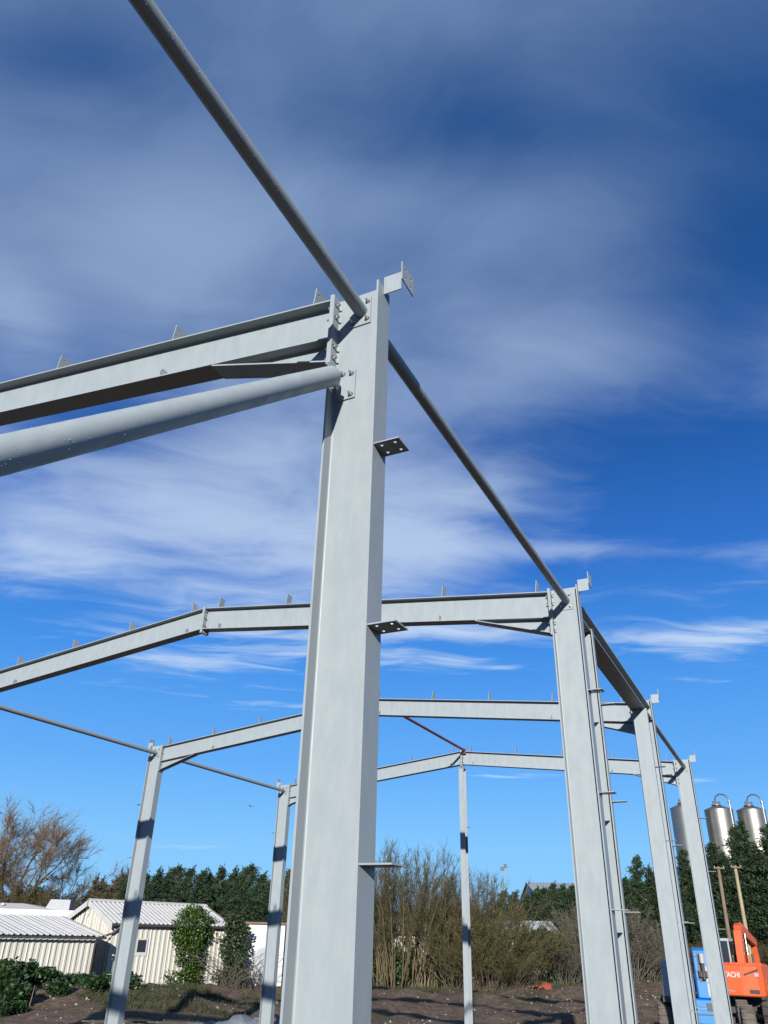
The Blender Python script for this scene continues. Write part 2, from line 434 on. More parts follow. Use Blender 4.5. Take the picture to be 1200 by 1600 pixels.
def bolt_mesh():
    b = MB()
    hexp = circle(0, 0, .0165, 6)
    b.prism(hexp, (0,0,0), (1,0,0), (0,1,0), (0,0,1), 0, .013)
    b.prism(circle(0, 0, .0225, 10), (0,0,0), (1,0,0), (0,1,0), (0,0,1), -.003, 0)
    b.tube([(0,0,.013), (0,0,.040)], .0098, 8)
    return b
_bolt = bolt_mesh().mesh('bolt'); _bolt.materials.append(MATS['bolt'])
def bolt(parent, p, d):
    o = bpy.data.objects.new('bolt', _bolt); COL.objects.link(o); o.parent = parent; o.location = p
    o.rotation_euler = Vector(d).to_track_quat('Z', 'Y').to_euler(); o.scale = (.85, .85, .8)
    return o
def rail_bracket_mesh(y0, y1):
    b = MB(); ym = (y0+y1)/2
    b.prism(rect(0, .167, y0, y1), (0,0,0), (1,0,0), (0,1,0), (0,0,1), -.004, .004,
            holes=[circle(x, ym+s*.042, .0115, 8) for x in (.040, .128) for s in (-1, 1)])
    me = b.mesh('rail_bracket'); me.materials.append(MATS['steel']); return me
_rb = rail_bracket_mesh(-.081, .0755)
_rbp = rail_bracket_mesh(-.002, .088)
def eaves_mesh():
    b = MB()
    b.box(0, .132, -.004, .004, 6.314, 6.472)
    b.prism(rect(-.004, .186, 6.405, 6.570), (.132, 0, 0), (0,1,0), (0,0,1), (1,0,0), 0, .008,
            holes=[circle(y, z, .011, 8) for y in (.045, .140) for z in (6.45, 6.525)])
    me = b.mesh('eaves_bracket'); me.materials.append(MATS['steel']); return me
_eb = eaves_mesh()
def inst(name, me, parent, loc=(0,0,0), rot=(0,0,0), scale=(1,1,1)):
    o = bpy.data.objects.new(name, me); COL.objects.link(o); o.parent = parent
    o.location = loc; o.rotation_euler = rot; o.scale = scale
    return o
_sh = MB().sweep(isect(DP, BF, TF, TW), (0,0,.02), (0,0,HC), (1,0,0), (0,1,0)).mesh('shaft'); _sh.materials.append(MATS['steel'])
_bp = MB().box(-.25, .25, -.16, .16, -.02, .02).mesh('base_plate'); _bp.materials.append(MATS['steel'])
COLUMNS = []
def column(fr, side, label):
    """side +1: right wall (outer face at x = 0), -1: left wall"""
    x = -DP/2 if side > 0 else -WID+DP/2
    t = empty('steel_column', (x, FY[fr], 0), 0, label, 'column', 'steel portal frame columns', 'thing')
    inst('shaft', _sh, t); inst('base_plate', _bp, t)
    for z in RAILS: inst('rail_bracket', _rb, t, (side*DP/2, 0, z), scale=(side, 1, 1))
    inst('eaves_bracket', _eb, t, (side*DP/2, 0, 0), scale=(side, 1, 1))
    # bolts through the inner flange, nuts on the column side
    for z in (6.30, 6.19, 5.93, 5.83):
        for s in (-1, 1): bolt(t, (-side*(DP/2-TF), s*.052, z), (side, 0, 0))
    for sx in (-.2, .2):
        for sy in (-.11, .11): bolt(t, (sx, sy, .02), (0, 0, 1))
    return t
column(0, 1, 'grey steel column beside the photographer, foot of the long diagonal tube')
column(0, -1, 'grey steel column at the far side of the frame nearest the photographer')
column(1, 1, 'largest grey steel column, close up, with three flat drilled brackets on its edge')
column(1, -1, 'grey steel column at the far end of the largest rafter')
column(2, 1, 'second largest steel column, with a slimmer door post standing just behind it')
column(2, -1, 'grey steel column at the far left end of the second rafter')
column(3, 1, 'steel column right behind the flat-faced door post, under the end of the dark beam')
column(3, -1, 'leftmost steel column in view, in front of the cream shed')
column(4, 1, 'rightmost and smallest right-hand steel column, in front of the orange excavator')
column(4, -1, 'slim steel column just left of the largest column, in front of the white hut')

def rafter(fr, side, label):
    """side +1: right half, from the right column up to the ridge"""
    y = FY[fr]; x0 = -DP if side > 0 else -WID+DP; xr = -WID/2
    d = -side                                   # direction towards the ridge
    t = empty('roof_rafter', (x0, y, HE), 0, label, 'rafter', 'sloping roof rafters', 'thing')
    L = WID/2-DP; A = Vector((d*.022, 0, SLOPE*.022)); B = Vector((d*(L-.020), 0, SLOPE*(L-.020)))
    VD = .355
    prof = [(a-VD/2, b) for a, b in isect(VD, .171, .0115, .0075, .009)]
    MB().sweep(prof, A, B, (0,0,1), (0,1,0)).build('shaft', 'steel', t)
    # end plate against the column
    e = MB(); zs = (6.30, 6.19, 5.93, 5.83)
    e.prism(rect(-.085, .085, 5.765-HE, 6.388-HE), (0,0,0), (0,1,0), (0,0,1), (d,0,0), .001, .021)
    e.build('end_plate', 'steel', t)
    for z in zs:
        for s in (-1, 1): bolt(t, (d*.021, s*.052, z-HE), (d, 0, 0))
    # haunch: tapered web and its bottom flange
    xe = .98; zb0, zb1 = 5.800-HE, SLOPE*xe-VD+.004
    h = MB()
    h.prism([(.0225, zb0), (xe, zb1-.004), (xe, zb1+.004), (.0225, -VD+SLOPE*.02)], (0,0,0), (d,0,0), (0,0,1), (0,1,0), -.0045, .0045)
    h.build('haunch_web', 'steel', t)
    hf = MB(); th = .012
    b4 = [Vector((d*a, s, z)) for a, s, z in ((.0225, -.083, zb0-th), (xe+.03, -.083, zb1-th), (xe+.03, .083, zb1-th), (.0225, .083, zb0-th))]
    t4 = [p+Vector((0,0,th)) for p in b4]
    if d < 0: b4.reverse(); t4.reverse()
    hf.hexa(b4, t4).build('haunch_flange', 'steel', t)
    # apex plate
    ap = MB(); zt = HR-HE
    ap.box(min(d*(L-.019), d*(L-.001)), max(d*(L-.019), d*(L-.001)), -.087, .087, zt-.415, zt+.022).build('apex_plate', 'steel', t)
    for z in (-.05, -.17, -.29):
        bolt(t, (d*(L-.019), -.05, zt+z), (-d, 0, 0))
    # purlin cleats on the top flange, fly-brace cleats low on the web
    n = Vector((d, 0, SLOPE)).normalized()
    up = Vector((-SLOPE*d, 0, 1)).normalized()
    for i, xx in enumerate((.180, 1.485, 2.78, 4.02, 5.300)):
        c = MB().prism(rect(-.060, .066, 0, .172), (d*xx, 0, SLOPE*xx), (0,1,0), up, n, -.004, .004,
                       holes=[circle(yy, zz, .010, 8) for yy, zz in ((-.022, .135), (.034, .062))])
        c.build('purlin_cleat', 'steel', t)
    for xx in (1.52, 5.24):
        zz = SLOPE*xx-VD+.0125
        MB().prism([(-.004, 0), (-.080, 0), (-.080, .055), (-.052, .085), (-.004, .085)], (d*xx, 0, zz), (0,1,0), (0,0,1), (1,0,0), -.003, .003,
                   holes=[circle(-.056, .052, .009, 8)]).build('fly_brace_cleat', 'steel', t)
    return t
names = {0: 'over the photographer', 1: 'largest', 2: 'second', 3: 'third', 4: 'last'}
rafter(0, 1, 'grey rafter right of the ridge on the frame behind the photographer')
rafter(0, -1, 'grey rafter left of the ridge on the frame behind the photographer')
rafter(1, 1, 'largest grey rafter, sloping out of the top left of the nearest column')
rafter(1, -1, 'grey rafter left of the ridge on the nearest frame')
rafter(2, 1, 'second rafter, from its bolted ridge joint to the second largest column')
rafter(2, -1, 'second rafter left of its bolted ridge joint, above the left sheds')
rafter(3, 1, 'third rafter, level behind the second column, above the red tube')
rafter(3, -1, 'third rafter, rising from the leftmost column behind the nearest column')
rafter(4, 1, 'farthest rafter, right of the slim central gable post')
rafter(4, -1, 'farthest rafter, left of the slim central gable post')

# ------------------------------------------------------------------ tie tubes along the eaves
def droplets(A, B, rad, n, parent, sector, seed):
    """rain beads clinging to a tube; sector = angular range round the tube"""
    rr = np.random.default_rng(seed); A, B = Vector(A), Vector(B); d = (B-A).normalized()
    a = Vector((0,0,1)); a = (a-d*a.dot(d)).normalized(); b = d.cross(a)
    ico = [(0,0,1), (.89,0,.45), (.28,.85,.45), (-.72,.53,.45), (-.72,-.53,.45), (.28,-.85,.45), (.72,.53,-.45), (-.28,.85,-.45), (-.89,0,-.45), (-.28,-.85,-.45), (.72,-.53,-.45), (0,0,-1)]
    fc = [(0,1,2),(0,2,3),(0,3,4),(0,4,5),(0,5,1),(1,6,2),(2,7,3),(3,8,4),(4,9,5),(5,10,1),(6,7,2),(7,8,3),(8,9,4),(9,10,5),(10,6,1),(11,7,6),(11,8,7),(11,9,8),(11,10,9),(11,6,10)]
    V = []; T = []; ico = np.array(ico)
    L = (B-A).length
    for i in range(n):
        th = rr.uniform(*sector); t = rr.uniform(0, L); s = rr.choice([.0009, .0013, .0018, .0026], p=[.40, .35, .20, .05])
        p = A+d*t+(a*math.cos(th)+b*math.sin(th))*(rad+s*.25)
        T += [[q+len(V)*12 for q in f] for f in fc]; V.append(ico*s+np.array(p))
    o = mesh_obj('raindrops', arr_mesh('raindrops', np.concatenate(V), T, True), 'water', parent, kind='stuff')
    return o
def tie_tube(x, z, ya, yb, rad, label, material='steel', drops=0, plate=True):
    t = empty('tie_tube', (x, ya, z), 0, label, 'tube', 'tie tubes between the frames', 'thing')
    L = yb-ya; pt = .010
    MB().tube([(0, pt, 0), (0, L-pt, 0)], rad, 28).build('tube', material, t)
    for yy, sgn in ((0, 1), (L, -1)):
        y0, y1 = (yy+.0005, yy+pt) if sgn > 0 else (yy-pt, yy-.0005)
        off = -.009 if x > -6 else .009
        MB().box(-.081+off, .081+off, y0, y1, -.117, .117).build('end_plate', material if material != 'steel' else 'steel', t)
        for sx in (-1, 1):
            for sz in (-1, 1): bolt(t, (off+sx*.056, y1 if sgn > 0 else y0, sz*.078), (0, sgn, 0))
    if drops: droplets((0, .05, 0), (0, L-.05, 0), rad, drops, t, (.3, 2.9), int(abs(ya)*10)+3)
    return t
XR, XL, ZT = -.163, -WID+.163, 6.207
tie_tube(XR, ZT, FY[0]+TW/2, FY[1]-TW/2, .0475, 'dark round steel tube running overhead from the top edge to the nearest column', drops=800)
tie_tube(XR, ZT, FY[1]+TW/2, FY[2]-TW/2, .0475, 'round steel tube between the nearest and the second largest column', drops=250)
tie_tube(XR, ZT, FY[3]+TW/2, FY[4]-TW/2, .0475, 'short round steel tube between the last two right-hand columns')
tie_tube(XL, ZT, FY[2]+TW/2, FY[3]-TW/2, .0475, 'round steel tube entering at the left edge, ending at the leftmost column')
tie_tube(XL, ZT, FY[3]+TW/2, FY[4]-TW/2, .0475, 'round steel tube between the leftmost column and the column by the white hut')
# ridge tie still in red oxide primer
def ridge_tie():
    ya, yb = FY[3]+.09, FY[4]-.09
    t = empty('ridge_tie', (-5.822, ya, 6.985), 0, 'thin red primed tube running to the ridge of the farthest rafters', 'tube', None, 'thing')
    MB().tube([(0, 0, 0), (0, yb-ya, 0)], .033, 16).build('tube', 'red_oxide', t)
    MB().box(-.05, .05, yb-ya-.012, yb-ya+.002, -.09, .045).build('end_plate', 'red_oxide', t)
    MB().box(-.05, .05, -.002, .012, -.09, .045).build('end_plate', 'red_oxide', t)
ridge_tie()
# diagonal wall brace of the nearest bay
def wall_brace():
    P0 = Vector((-.270, -.165, 5.572)); P1 = Vector((-.270, -5.46, .80))
    t = empty('wall_brace', P1, 0, 'thick round steel tube slanting down to the left below the largest rafter', 'tube', None, 'thing')
    a = P0-P1; dr = a.normalized(); up = Vector((1,0,0)).cross(dr); up = up if up.z > 0 else -up
    MB().tube([dr*.02, a-dr*.02], .066, 36).build('tube', 'steel', t)
    for q, s in ((a, 1), (Vector((0,0,0)), -1)):
        # fin plate with clipped corners, slotted into the tube end
        f = MB().prism([(-.15, -.040), (-.0125, -.040), (-.0125, -.090), (.035, -.090), (.095, -.035), (.095, .055), (.035, .090), (-.0125, .090), (-.0125, .040), (-.15, .040)], q, dr*s, up, (1,0,0), -.006, .006)
        f.build('fin_plate', 'steel', t)
        MB().tube([q-dr*s*.021, q-dr*s*.014], .067, 36).build('end_cap', 'steel', t)
    yw = -TW/2-P1.y; zc = 5.60-P1.z
    MB().box(-.035, .085, yw-.0105, yw-.0005, zc-.115, zc+.115).build('gusset_plate', 'steel', t)
    for sx, sz in ((.055, -.085), (.055, .085), (-.008, .095)): bolt(t, (sx, yw-.0105, zc+sz), (0, -1, 0))
    y0 = FY[0]+TW/2-P1.y
    MB().box(-.06, .085, y0+.0005, y0+.0105, -.18, .08).build('gusset_plate', 'steel', t)
    droplets(a*.15, a*.97, .066, 900, t, (.1, 2.3), 11)
wall_brace()

# ------------------------------------------------------------------ door bay: two channel posts and the beam over them
def door_posts():
    for yb, s, lab in ((6.346, -1, 'slim channel door post showing its open side, just behind the second largest column'),
                       (10.517, 1, 'flat-faced channel door post in front of the third right-hand column')):
        t = empty('door_post', (-.119, yb, 0), 0, lab, 'post', 'door posts of the framed opening', 'thing')
        MB().sweep(channel(.238, .09, .0135, .009), (0,0,.02), (0,0,6.008), (1,0,0), (0,s,0)).build('shaft', 'steel', t)
        MB().box(-.125, .125, min(0, s*.1), max(0, s*.1), 6.0085, 6.0165).build('cap_plate', 'steel', t)
        MB().box(-.16, .16, -.13, .13, -.02, .02).build('base_plate', 'steel', t)
        for z in RAILS: inst('rail_bracket', _rbp, t, (.119, 0, z), scale=(1, s, 1))
    t = empty('eaves_beam', (-.150, FY[2], 6.018), 0, 'heavy dark-shaded I-beam along the eaves between second and third right-hand columns', 'beam', None, 'thing')
    L = FY[3]-FY[2]
    prof = [(a+.105, b) for a, b in isect(.210, .245, .016, .010, .012)]
    MB().sweep(prof, (0, TW, 0), (0, L-.10, 0), (0,0,1), (1,0,0)).build('shaft', 'steel', t)
    MB().box(-.125, .125, L-.0995, L-TW/2-.001, -.02, .225).build('end_plate', 'steel', t)
door_posts()

# ------------------------------------------------------------------ gable post under the farthest ridge
def gable_post():
    t = empty('gable_post', (-5.925, FY[4], 0), 0, 'slim steel post in mid picture under the farthest ridge', 'post', None, 'thing')
    MB().sweep(isect(.203, .140, .010, .007, .008), (0,0,.02), (0,0,6.50), (0,1,0), (1,0,0)).build('shaft', 'steel', t)
    MB().box(-.075, .075, -.11, .11, 6.5005, 6.512).build('cap_plate', 'steel', t)
    MB().prism([(-.035, 6.5125), (.035, 6.5125), (.05, 6.60), (-.05, 6.60)], (0,0,0), (1,0,0), (0,0,1), (0,1,0), -.02, -.008).build('top_cleat', 'steel', t)
    MB().box(-.14, .14, -.16, .16, -.02, .02).build('base_plate', 'steel', t)
    for z in RAILS: inst('rail_bracket', _rb, t, (0, .103, z), rot=(0, 0, math.pi/2))
gable_post()

# ------------------------------------------------------------------ sheds and other buildings beyond the site
def corr_strip(w, h, pitch, dep, n0=0):
    """trapezoid-ribbed sheet in local x (across ribs) / y (along ribs), ribs proud in +z"""
    xs = [0.0]; zs = [0.0]; x = 0.0
    while x < w-1e-4:
        for dx, z in ((.50, 0), (.62, 1), (.88, 1), (1.0, 0)):
            xx = min(x+dx*pitch, w); xs.append(xx); zs.append(z*dep)
        x += pitch
    vs = [(a, 0, z) for a, z in zip(xs, zs)]+[(a, h, z) for a, z in zip(xs, zs)]; n = len(xs)
    return vs, [(i, i+1, i+1+n, i+n) for i in range(n-1)]
def sheeting(name, parent, A, ex, ey, w, h, pitch, dep, material, sheet=1.0, cut=None):
    """cladding sheets side by side; each its own part. cut(x) gives the sheet height at x"""
    A, ex, ey = Vector(A), Vector(ex).normalized(), Vector(ey).normalized(); ez = ex.cross(ey)
    x = 0.0; out = []
    while x < w-.02:
        sw = min(sheet, w-x); vs, fs = corr_strip(sw, 1.0, pitch, dep)
        jig = .004*((len(out) % 2))
        pts = []
        for a, b, z in vs:
            hh = h if cut is None else max(cut(x+a), .02)
            pts.append(A+ex*(x+a)+ey*(b*hh)+ez*(z+jig))
        out.append(MB().add(pts, fs).build(name, material, parent)); x += sheet
    return out
def frame_rot(a): return YAW+R(a)

def cream_shed():
    a = 43; L, Wg, ze, zr = 6.4, 5.5, 2.69, 3.62
    t = empty('cream_shed', site(-12.43, 42), frame_rot(a), 'cream corrugated shed with pitched white roof, ivy climbing its long wall', 'shed', None, 'thing')
    # local: x along the long wall, y into the building
    b = MB().box(.04, L-.04, .04, Wg-.04, -.3, ze-.02); b.prism([(.05, ze-.021), (Wg-.05, ze-.021), (Wg/2, zr-.06)], (0,0,0), (0,1,0), (0,0,1), (1,0,0), .05, L-.05)
    b.build('wall_core', 'dark_trim', t)
    sheeting('cladding_sheet', t, (0, 0, -.2), (1,0,0), (0,0,1), L, ze+.2, .27, .04, 'cream_cladding')
    sl = (zr-ze)/(Wg/2)
    sheeting('gable_sheet', t, (0, Wg, -.2), (0,-1,0), (0,0,1), Wg, ze, .27, .04, 'cream_cladding', cut=lambda x: ze+.2+sl*min(x, Wg-x)-.02)
    ang = Vector((0, Wg/2, zr-ze)).normalized(); rl = math.hypot(Wg/2, zr-ze)+.25
    sheeting('roof_sheet', t, Vector((-.22, 0, ze))-ang*.22+Vector((0,0,.03)), (1,0,0), ang, L+.44, rl, .25, .04, 'white_roof')
    ang2 = Vector((0, -Wg/2, zr-ze)).normalized()
    sheeting('roof_sheet', t, Vector((L+.22, Wg, ze))-ang2*.22+Vector((0,0,.03)), (-1,0,0), ang2, L+.44, rl, .25, .04, 'white_roof')
    MB().prism([(-.20, -.05), (0, .03), (.20, -.05), (.20, -.09), (0, -.01), (-.20, -.09)], (-.25, Wg/2, zr+.095), (0,1,0), (0,0,1), (1,0,0), 0, L+.5).build('ridge_cap', 'white_roof', t)
    # white barge boards on the gable nearest the camera, dark gutter under the eave
    for s in (0, 1):
        y0, y1 = (-.22, Wg/2) if s == 0 else (Wg+.22, Wg/2)
        z0 = ze-sl*.22
        p = [Vector((-.27, y0, z0-.20)), Vector((-.27, y1, zr-.20)), Vector((-.27, y1, zr+.07)), Vector((-.27, y0, z0+.07))]
        q = [v+Vector((.035,0,0)) for v in p]
        MB().add(p+q, [(0,1,2,3), (7,6,5,4), (0,4,5,1), (1,5,6,2), (2,6,7,3), (3,7,4,0)]).build('barge_board', 'white_paint', t)
        p = [v+Vector((L+.50,0,0)) for v in p]; q = [v+Vector((.035,0,0)) for v in p]
        MB().add(p+q, [(0,1,2,3), (7,6,5,4), (0,4,5,1), (1,5,6,2), (2,6,7,3), (3,7,4,0)]).build('barge_board', 'timber', t)
    MB().box(-.25, L+.2, -.30, -.20, ze-.14, ze-.04).build('gutter', 'dark_trim', t)
    MB().tube([(.3, -.24, ze-.1), (-.05, -.10, ze-.45), (-1.6, .12, ze-.95)], .05, 8).build('waste_pipe', 'dark_trim', t)
    for x0 in (1.25, 4.62):
        w = MB().box(x0, x0+.62, -.055, -.044, 1.30, 2.05).build('window', 'white_paint', t)
        MB().box(x0+.08, x0+.54, -.0585, -.0555, 1.45, 1.97).build('pane', 'dark_glass', w)
    MB().tube([(-.29, Wg/2+.02, zr+.12), (-.30, Wg/2-.05, zr-.4), (-.32, Wg/2+.1, zr-.9), (-.31, Wg/2+.35, zr-1.2)], .018, 6).build('cable', 'dark_trim', t)
cream_shed()

def lean_to():
    a = 43; L, Wd, zf, zb = 10.0, 4.6, 2.13, 2.84
    t = empty('lean_to_shed', site(-12.6, 40), frame_rot(a), 'low cream corrugated shed at the left edge with single-slope white roof', 'shed', None, 'thing')
    # local: wall along -x, y into the building
    b = MB(); b.hexa([(-L, .04, -.3), (-.04, .04, -.3), (-.04, Wd, -.3), (-L, Wd, -.3)], [(-L, .04, zf-.06), (-.04, .04, zf-.06), (-.04, Wd, zb-.06), (-L, Wd, zb-.06)])
    b.build('wall_core', 'dark_trim', t)
    sheeting('cladding_sheet', t, (-L, 0, -.2), (1,0,0), (0,0,1), L, zf+.16, .27, .045, 'cream_cladding')
    sheeting('end_sheet', t, (0, 0, -.2), (0,1,0), (0,0,1), Wd, zf, .27, .045, 'cream_cladding', cut=lambda x: zf+.14+(zb-zf)/Wd*x)
    d = Vector((0, Wd, zb-zf)).normalized()
    sheeting('roof_sheet', t, Vector((-L, 0, zf+.02))-d*.30, (1,0,0), d, L+.35, Wd/d.y+.5, .27, .045, 'white_roof')
    MB().box(-L, .36, -.36, -.29, zf-.14, zf-.055).build('gutter', 'dark_trim', t)
    MB().tube([(-.02, -.30, zf-.12), (-.02, -.10, zf-.35), (-.02, -.07, -.1)], .055, 8).build('downpipe', 'dark_trim', t)
    MB().hexa([(.30, -.30, zf-.10), (.36, -.30, zf-.10), (.36, Wd+.2, zb-.03), (.30, Wd+.2, zb-.03)], [(.30, -.30, zf-.045), (.36, -.30, zf-.045), (.36, Wd+.2, zb+.055), (.30, Wd+.2, zb+.055)]).build('verge_trim', 'dark_trim', t)
lean_to()

def flat_building():
    t = empty('flat_roofed_building', site(-21.8, 51), frame_rot(8), 'white flat-roofed building behind the low shed, grey plant box on its roof', 'building', None, 'thing')
    MB().box(-9, 4.6, 0, 6, -.2, 2.86).build('wall', 'white_paint', t)
    f = MB().box(-9.3, 5.0, -.35, 6.3, 2.87, 3.30); f.build('roof_fascia', 'white_paint', t)
    MB().hexa([(-9.2, -.3, 3.302), (3.0, -.3, 3.302), (3.0, 6.2, 3.302), (-9.2, 6.2, 3.302)], [(-8.6, .8, 3.62), (.9, .8, 3.62), (.9, 5.4, 3.62), (-8.6, 5.4, 3.62)]).build('roof_hump', 'white_roof', t)
    p = MB().hexa([(2.2, .6, 3.31), (3.6, .6, 3.31), (3.6, 2.0, 3.31), (2.2, 2.0, 3.31)], [(2.45, .6, 3.88), (3.6, .6, 3.88), (3.6, 2.0, 3.88), (2.45, 2.0, 3.88)]).build('plant_box', 'grey_sheet', t)
    for i in range(9):
        MB().box(2.72+i*.095, 2.76+i*.095, .585, .599, 3.36, 3.83).build('louvre', 'pale_panel', p)
    for x in (1.1, 3.9):
        w = MB().box(x-.5, x+.5, -.03, -.003, 1.2, 2.4).build('window', 'white_paint', t)
        MB().box(x-.43, x+.43, -.036, -.031, 1.28, 2.32).build('pane', 'dark_glass', w)
    for x in (-.6, -.1): MB().lathe([(.0, .12), (.09, .10), (.10, 0)], (x, .2, 3.5), 10).build('roof_vent', 'white_paint', t)
flat_building()

def white_hut():
    t = empty('white_hut', site(-6.75, 46), frame_rot(4), 'small white rendered hut half hidden by brambles beside the cream shed', 'hut', None, 'thing')
    MB().box(0, 2.1, 0, 2.6, -.3, 2.80).build('wall', 'white_paint', t)
    MB().box(-.10, 2.2, -.12, 2.7, 2.801, 2.90).build('roof', 'timber', t)
    d = MB().prism([(.62, -.2), (1.42, -.2), (1.42, 1.35), (1.30, 1.62), (1.02, 1.75), (.74, 1.62), (.62, 1.35)], (0, -.02, 0), (1,0,0), (0,0,1), (0,-1,0), -.012, .012).build('arch_shadow', 'grey_sheet', t)  # arched shrub shadow on the wall, modelled as a grey panel
    MB().box(1.30, 1.36, -.05, -.0325, .75, .82).build('added_handle', 'bolt', d)  # added on the shadow-shaped panel
    t2 = empty('blue_container', site(-4.55, 47.5), frame_rot(2), 'blue steel container seen in the gap beside the largest column', 'container', None, 'thing')
    MB().box(0, 2.4, 0, 2.4, -.1, 2.1).build('body', 'blue_paint', t2)
    for i in range(8): MB().box(.10+i*.29, .22+i*.29, -.03, -.001, .1, 1.95).build('rib', 'blue_paint', t2)
    MB().box(0, 2.4, 0, 2.4, 2.102, 2.62).build('upper_load', 'grey_sheet', t2)
white_hut()

def mid_building():
    t = empty('low_white_building', site(1.2, 63), frame_rot(-2), 'low white-roofed building behind the bare thicket', 'building', None, 'thing')
    L = 12.0
    MB().box(.1, L-.1, .1, 7.9, -.2, 2.70).build('wall', 'cream_cladding', t)
    d = Vector((0, 4, .85)).normalized()
    sheeting('roof_sheet', t, Vector((-.3, 0, 2.78))-d*.3, (1,0,0), d, L+.6, 4.4, .30, .04, 'white_roof', 1.5)
    d2 = Vector((0, -4, .85)).normalized()
    sheeting('roof_sheet', t, Vector((L+.3, 8, 2.78))-d2*.3, (-1,0,0), d2, L+.6, 4.4, .30, .04, 'white_roof', 1.5)
    MB().box(-.3, L+.3, -.36, -.27, 2.55, 2.68).build('gutter', 'dark_trim', t)
mid_building()

def big_shed():
    t = empty('grey_factory_shed', site(21.4, 112), frame_rot(-4), 'grey factory shed roof showing above the trees beyond the site', 'building', None, 'thing')
    L, Wd, ze, zr = 34, 22, 7.6, 9.5
    MB().hexa([(0,0,0), (L,0,0), (L,Wd,0), (0,Wd,0)], [(0,0,ze), (L,0,ze), (L,Wd,ze), (0,Wd,ze)]).build('wall', 'grey_sheet', t)
    MB().prism([(0, ze), (Wd, ze), (Wd/2, zr-.06)], (0,0,0), (0,1,0), (0,0,1), (1,0,0), 0, L).build('gable', 'grey_sheet', t)
    d = Vector((0, Wd/2, zr-ze)).normalized()
    sheeting('roof_sheet', t, Vector((-.2, 0, ze+.03))-d*.3, (1,0,0), d, L+.4, Wd/2/d.y+.3, .5, .06, 'roof_grey', 2.0)
    d2 = Vector((0, -Wd/2, zr-ze)).normalized()
    sheeting('roof_sheet', t, Vector((L+.2, Wd, ze+.03))-d2*.3, (-1,0,0), d2, L+.4, Wd/2/d.y+.3, .5, .06, 'roof_grey', 2.0)
big_shed()

# ------------------------------------------------------------------ stainless silos
def silo(u, v, r, h, label):
    t = empty('steel_silo', site(u, v), frame_rot(0), label, 'silo', 'stainless silos behind the conifers', 'thing')
    MB().lathe([(r, 0), (r, h)], n=48).build('shell', 'stainless', t)
    MB().lathe([(r+.03, h-.05), (r+.03, h+.03), (r*.96, h+.07), (.45, h+.52), (0, h+.56)], n=48).build('dome', 'stainless', t)
    for z in (h*.33, h*.62, h*.86): MB().lathe([(r+.002, z-.02), (r+.018, z), (r+.002, z+.02)], n=48).build('weld_seam', 'stainless', t)
    MB().tube([(r*.55, -r*.87, 1), (r*.55, -r*.87, h+.8), (r*.52, -r*.8, h+1.25), (r*.35, -r*.6, h+1.62), (r*.1, -r*.35, h+1.72), (-r*.12, -r*.15, h+1.45), (-r*.16, 0, h+1.0), (-r*.16, 0, h+.4)], .085, 10).build('filling_pipe', 'stainless', t)
    MB().lathe([(.16, -.12), (.16, .12)], (r*.55, -r*.87, h+.75), 10).build('pipe_coupling', 'stainless', t)
    for x in (-.5, -.12, .22): MB().lathe([(.0, .62), (.10, .60), (.10, 0)], (x, -.1, h+.36), 10).build('vent_stub', 'stainless', t)
    MB().lathe([(.55, .52), (.55, .60), (.0, .62)], (-.15, 0, h), 16).build('manhole', 'stainless', t)
silo(36.05, 95, 1.56, 16.2, 'stainless silo half hidden behind the rightmost steel column')
silo(40.05, 95, 1.56, 16.1, 'stainless silo with curved pipe just right of the rightmost steel column')
silo(43.85, 95, 1.56, 16.15, 'stainless silo with curved pipe at the right edge')

# ------------------------------------------------------------------ pole-mounted line
def pole(u0, v0, h, lean, material, label):
    t = empty('utility_pole', on(u0, v0), frame_rot(0), label, 'pole', None, 'thing')
    top = Vector((lean, 0, h))
    MB().tube([(0, 0, -.3), top*.5, top], [.15, .13, .11], 12).build('shaft', material, t)
    x = top+Vector((0, -.15, -.12))
    MB().box(x.x-.38, x.x+.38, x.y-.04, x.y+.04, x.z-.045, x.z+.045).build('crossarm', 'pole_wood_dark', t)
    for s in (-.32, .32): MB().lathe([(.02, 0), (.04, .04), (.025, .08), (.0, .12)], (x.x+s, x.y, x.z+.045), 8).build('insulator', 'pale_panel', t)
    return top
pole(24.45, 60, 7.1, .10, 'pole_wood_dark', 'darker utility pole, left of the pair behind the excavator')
pole(25.72, 60, 7.3, .05, 'pole_wood', 'paler utility pole, right of the pair behind the excavator')
tag(MB().tube([on(24.6, 60, 6.55), on(25.2, 60, 6.42), on(25.7, 60, 6.6)], .018, 6).build('power_cable', 'rubber'), 'sagging cable strung between the two utility poles', 'cable')
def flood_mast():
    t = empty('light_mast', on(12.25, 80), frame_rot(0), 'thin mast with a small dark floodlight above the conifers', 'mast', None, 'thing')
    MB().tube([(0,0,0), (0,0,7.5)], .06, 8).build('shaft', 'grey_sheet', t)
    MB().box(-.28, .02, -.1, .1, 7.51, 7.85).build('floodlight', 'dark_trim', t)
    MB().box(.05, .32, -.1, .1, 7.75, 8.1).build('floodlight', 'dark_trim', t)
flood_mast()

